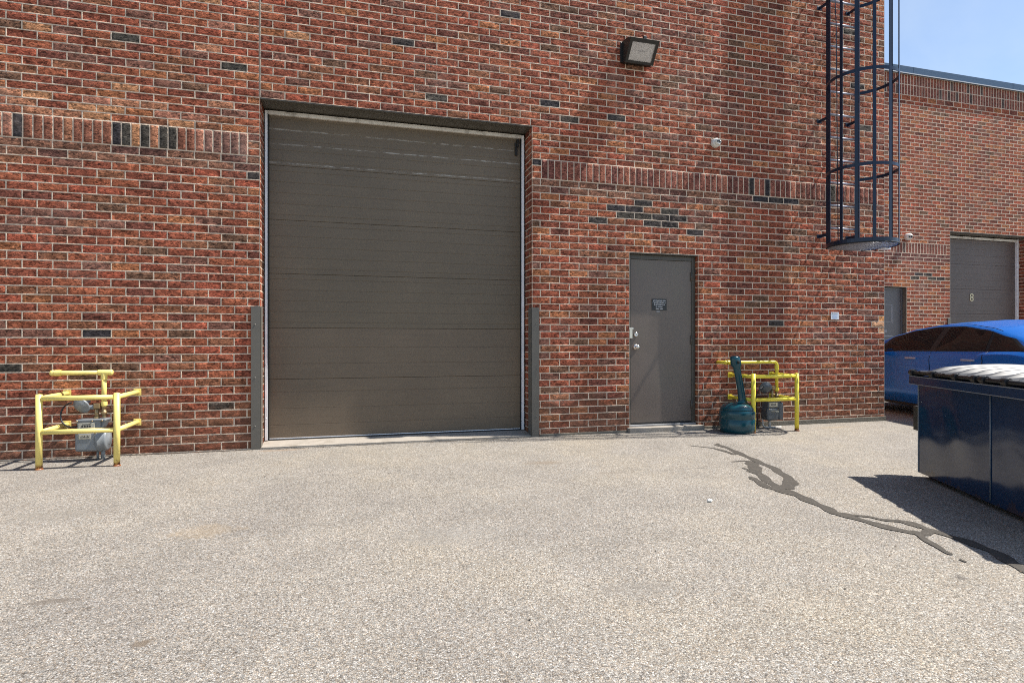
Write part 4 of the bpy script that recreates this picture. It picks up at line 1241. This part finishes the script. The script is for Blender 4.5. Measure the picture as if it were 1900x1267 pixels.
# side glass lying on the greenhouse
def gpt(u, f, sg, off=.006):
    hw_, zb, ze, we = interp(T_half, u), interp(T_belt, u), interp(T_edge, u), interp(T_edgew, u)
    f = max(f, .0)
    y = hw_*wb(u) + (we - hw_*wb(u))*(f**1.15); z = zb + (ze - zb)*f
    return cpt(u, sg*(y + off), z + off*.4)
def glass(u0, u1, lean0, lean1, sg, name, mat, f0=.06, f1=.90, off=.006):
    b = MB()
    P = []
    for j in range(9):
        f = f0 + (f1-f0)*j/8
        P.append([gpt(u0 + lean0*f + (u1 + lean1*f - u0 - lean0*f)*i/24, f, sg, off) for i in range(25)])
    b.grid(P)
    return b.build(name, mat, t)
for sg in (1, -1):
    glass(1.22, 4.36, .40, -.50, sg, 'window_surround', M['rubber'], .0, .95, .003)
    glass(1.36, 2.60, .46, .06, sg, 'side_window', M['glass'])
    glass(2.72, 3.55, .06, -.04, sg, 'side_window', M['glass'])
    glass(3.60, 4.22, -.04, -.44, sg, 'quarter_window', M['glass'])
    for uu in (2.27, 3.40):
        hw_ = interp(T_half, uu)
        b = MB(); b.box((CL/2 - uu - .115, sg*(hw_*.992) - .012, .895), (CL/2 - uu + .115, sg*(hw_*.992) + .024, .922), .008); b.build('door_handle', M['handle'], t)
    # door gaps
    b = MB()
    for uu in (1.45, 2.66, 3.62):
        pts = []
        for f in np.linspace(0.02, .98, 12):
            r_ = ring(uu); lo, hi = r_[2][1], r_[8][1]
            zz = lo + (hi-lo)*f
            ys = [p_[0] for p_ in r_[2:9]]; zs2 = [p_[1] for p_ in r_[2:9]]
            pts.append(cpt(uu, sg*(np.interp(zz, zs2, ys) + .0005), zz))
        b.tube(pts, .006, 5)
    b.build('door_gap', M['rubber'], t)
    b = MB(); b.box((CL/2 - 1.56, sg*.93 - .0, 1.0), (CL/2 - 1.44, sg*1.10, 1.13), .03, 3); b.build('wing_mirror', M['car'], t)
    b = MB(); b.box((CL/2 - .42, sg*.66 - .11, .60), (CL/2 - .12, sg*.66 + .13, .72), .03, 3); b.build('headlight', M['lampin'], t)
    b = MB(); b.box((CL/2 - 4.88, sg*.62 - .14, .80), (CL/2 - 4.66, sg*.62 + .16, .90), .02, 3); b.build('tail_light', paint('tail_red', (.3, .01, .01), .15), t)
def roof_glass(u0, u1, name, wf=.90):
    b = MB(); P = []
    for i in range(17):
        u = u0 + (u1-u0)*i/16
        zr, ze, we = interp(T_roof, u), interp(T_edge, u), interp(T_edgew, u)
        P.append([cpt(u, we*f, ze + (zr - ze)*(1 - abs(f)**2.4) + .006) for f in np.linspace(-wf, wf, 15)])
    b.grid(P); return b.build(name, M['glass'], t)
roof_glass(1.0, 2.0, 'windscreen'); roof_glass(3.95, 4.55, 'rear_window', .80)
b = MB()
for sg in (1, -1):
    pts = []
    for u in np.linspace(2.0, 3.6, 20):
        zr, ze, we = interp(T_roof, u), interp(T_edge, u), interp(T_edgew, u)
        pts.append(cpt(u, sg*we*.93, ze + (zr - ze)*(1 - .93**2.4) + .001))
    b.tube(pts, .004, 6)
b.build('roof_seam', M['rubber'], t)
for w_ in WH:
    for sg in (1, -1):
        b = MB(); b.lathe([(.22, -.10), (.325, -.11), (.338, -.08), (.338, .08), (.325, .11), (.22, .10)], Matrix.Translation((CL/2 - w_, sg*.82, .338)) @ Matrix.Rotation(R(90), 4, 'X'), 40)
        wh = b.build('wheel', M['tyre'], t)
        b = MB(); Mw = Matrix.Translation((CL/2 - w_, sg*.82, .338)) @ Matrix.Rotation(R(-90*sg), 4, 'X')
        b.lathe([(.225, .08), (.225, .10), (.19, .095), (.18, .02), (.06, .03), (.05, .085), (0, .09)], Mw, 40)
        for k in range(5):
            b.box((.03, -.022, .06), (.20, .022, .092), .006, 2, Mw @ Matrix.Rotation(k*2*math.pi/5, 4, 'Z'))
        b.build('rim', M['rim'], wh)

# ------------------------------------------------------------------ light, sky, camera
AZ, EL = 8.0, 57.
w = bpy.data.worlds.new('World'); scene.world = w; w.use_nodes = True
nt = w.node_tree; bg = nt.nodes['Background']
sky = nt.nodes.new('ShaderNodeTexSky'); sky.sky_type = 'NISHITA'; sky.sun_disc = False
sky.sun_elevation = R(EL); sky.sun_rotation = R(90 + AZ); sky.altitude = 150; sky.air_density = 1.0; sky.dust_density = .5; sky.ozone_density = 1.5
# thin high cloud
tc = nt.nodes.new('ShaderNodeTexCoord'); mp = nt.nodes.new('ShaderNodeMapping'); mp.inputs['Scale'].default_value = (1.2, 3.5, 3.0)
nt.links.new(tc.outputs['Generated'], mp.inputs['Vector'])
cn = noise(nt, 1.6, 6, .55, mp.outputs['Vector'], .4)
cr = ramp(nt, cn.outputs['Fac'], [(.42, 0.), (.75, .3)])
sc_ = mix(nt, cr.outputs['Color'], sky.outputs['Color'], (4.6, 5.2, 5.7))
nt.links.new(sc_, bg.inputs['Color'])
bg.inputs['Strength'].default_value = .10

ld = bpy.data.lights.new('sun', 'SUN'); ld.energy = 5.0; ld.angle = R(.53); ld.color = (1, .955, .89)
so = bpy.data.objects.new('sun', ld); link(so)
dirv = Vector((math.cos(R(EL))*math.cos(R(AZ)), -math.cos(R(EL))*math.sin(R(AZ)), math.sin(R(EL))))
so.rotation_euler = dirv.to_track_quat('Z', 'Y').to_euler()
so.location = dirv*30

f_ = 1080.
cam = bpy.data.cameras.new('camera'); cam.sensor_width = 36; cam.lens = f_/1900*36; cam.clip_end = 2000; cam.clip_start = .05
co = bpy.data.objects.new('camera', cam); link(co)
co.location = (0, -6.769, 1.16)
co.rotation_euler = (R(90), 0, -math.atan(f_/3885.))
scene.camera = co
scene.view_settings.view_transform = 'Standard'; scene.view_settings.look = 'None'
scene.view_settings.exposure = .85; scene.view_settings.gamma = 1
scene.cycles.max_bounces = 6
scene.cycles.filter_width = 1.0
try: scene.cycles.use_denoising = False
except Exception: pass
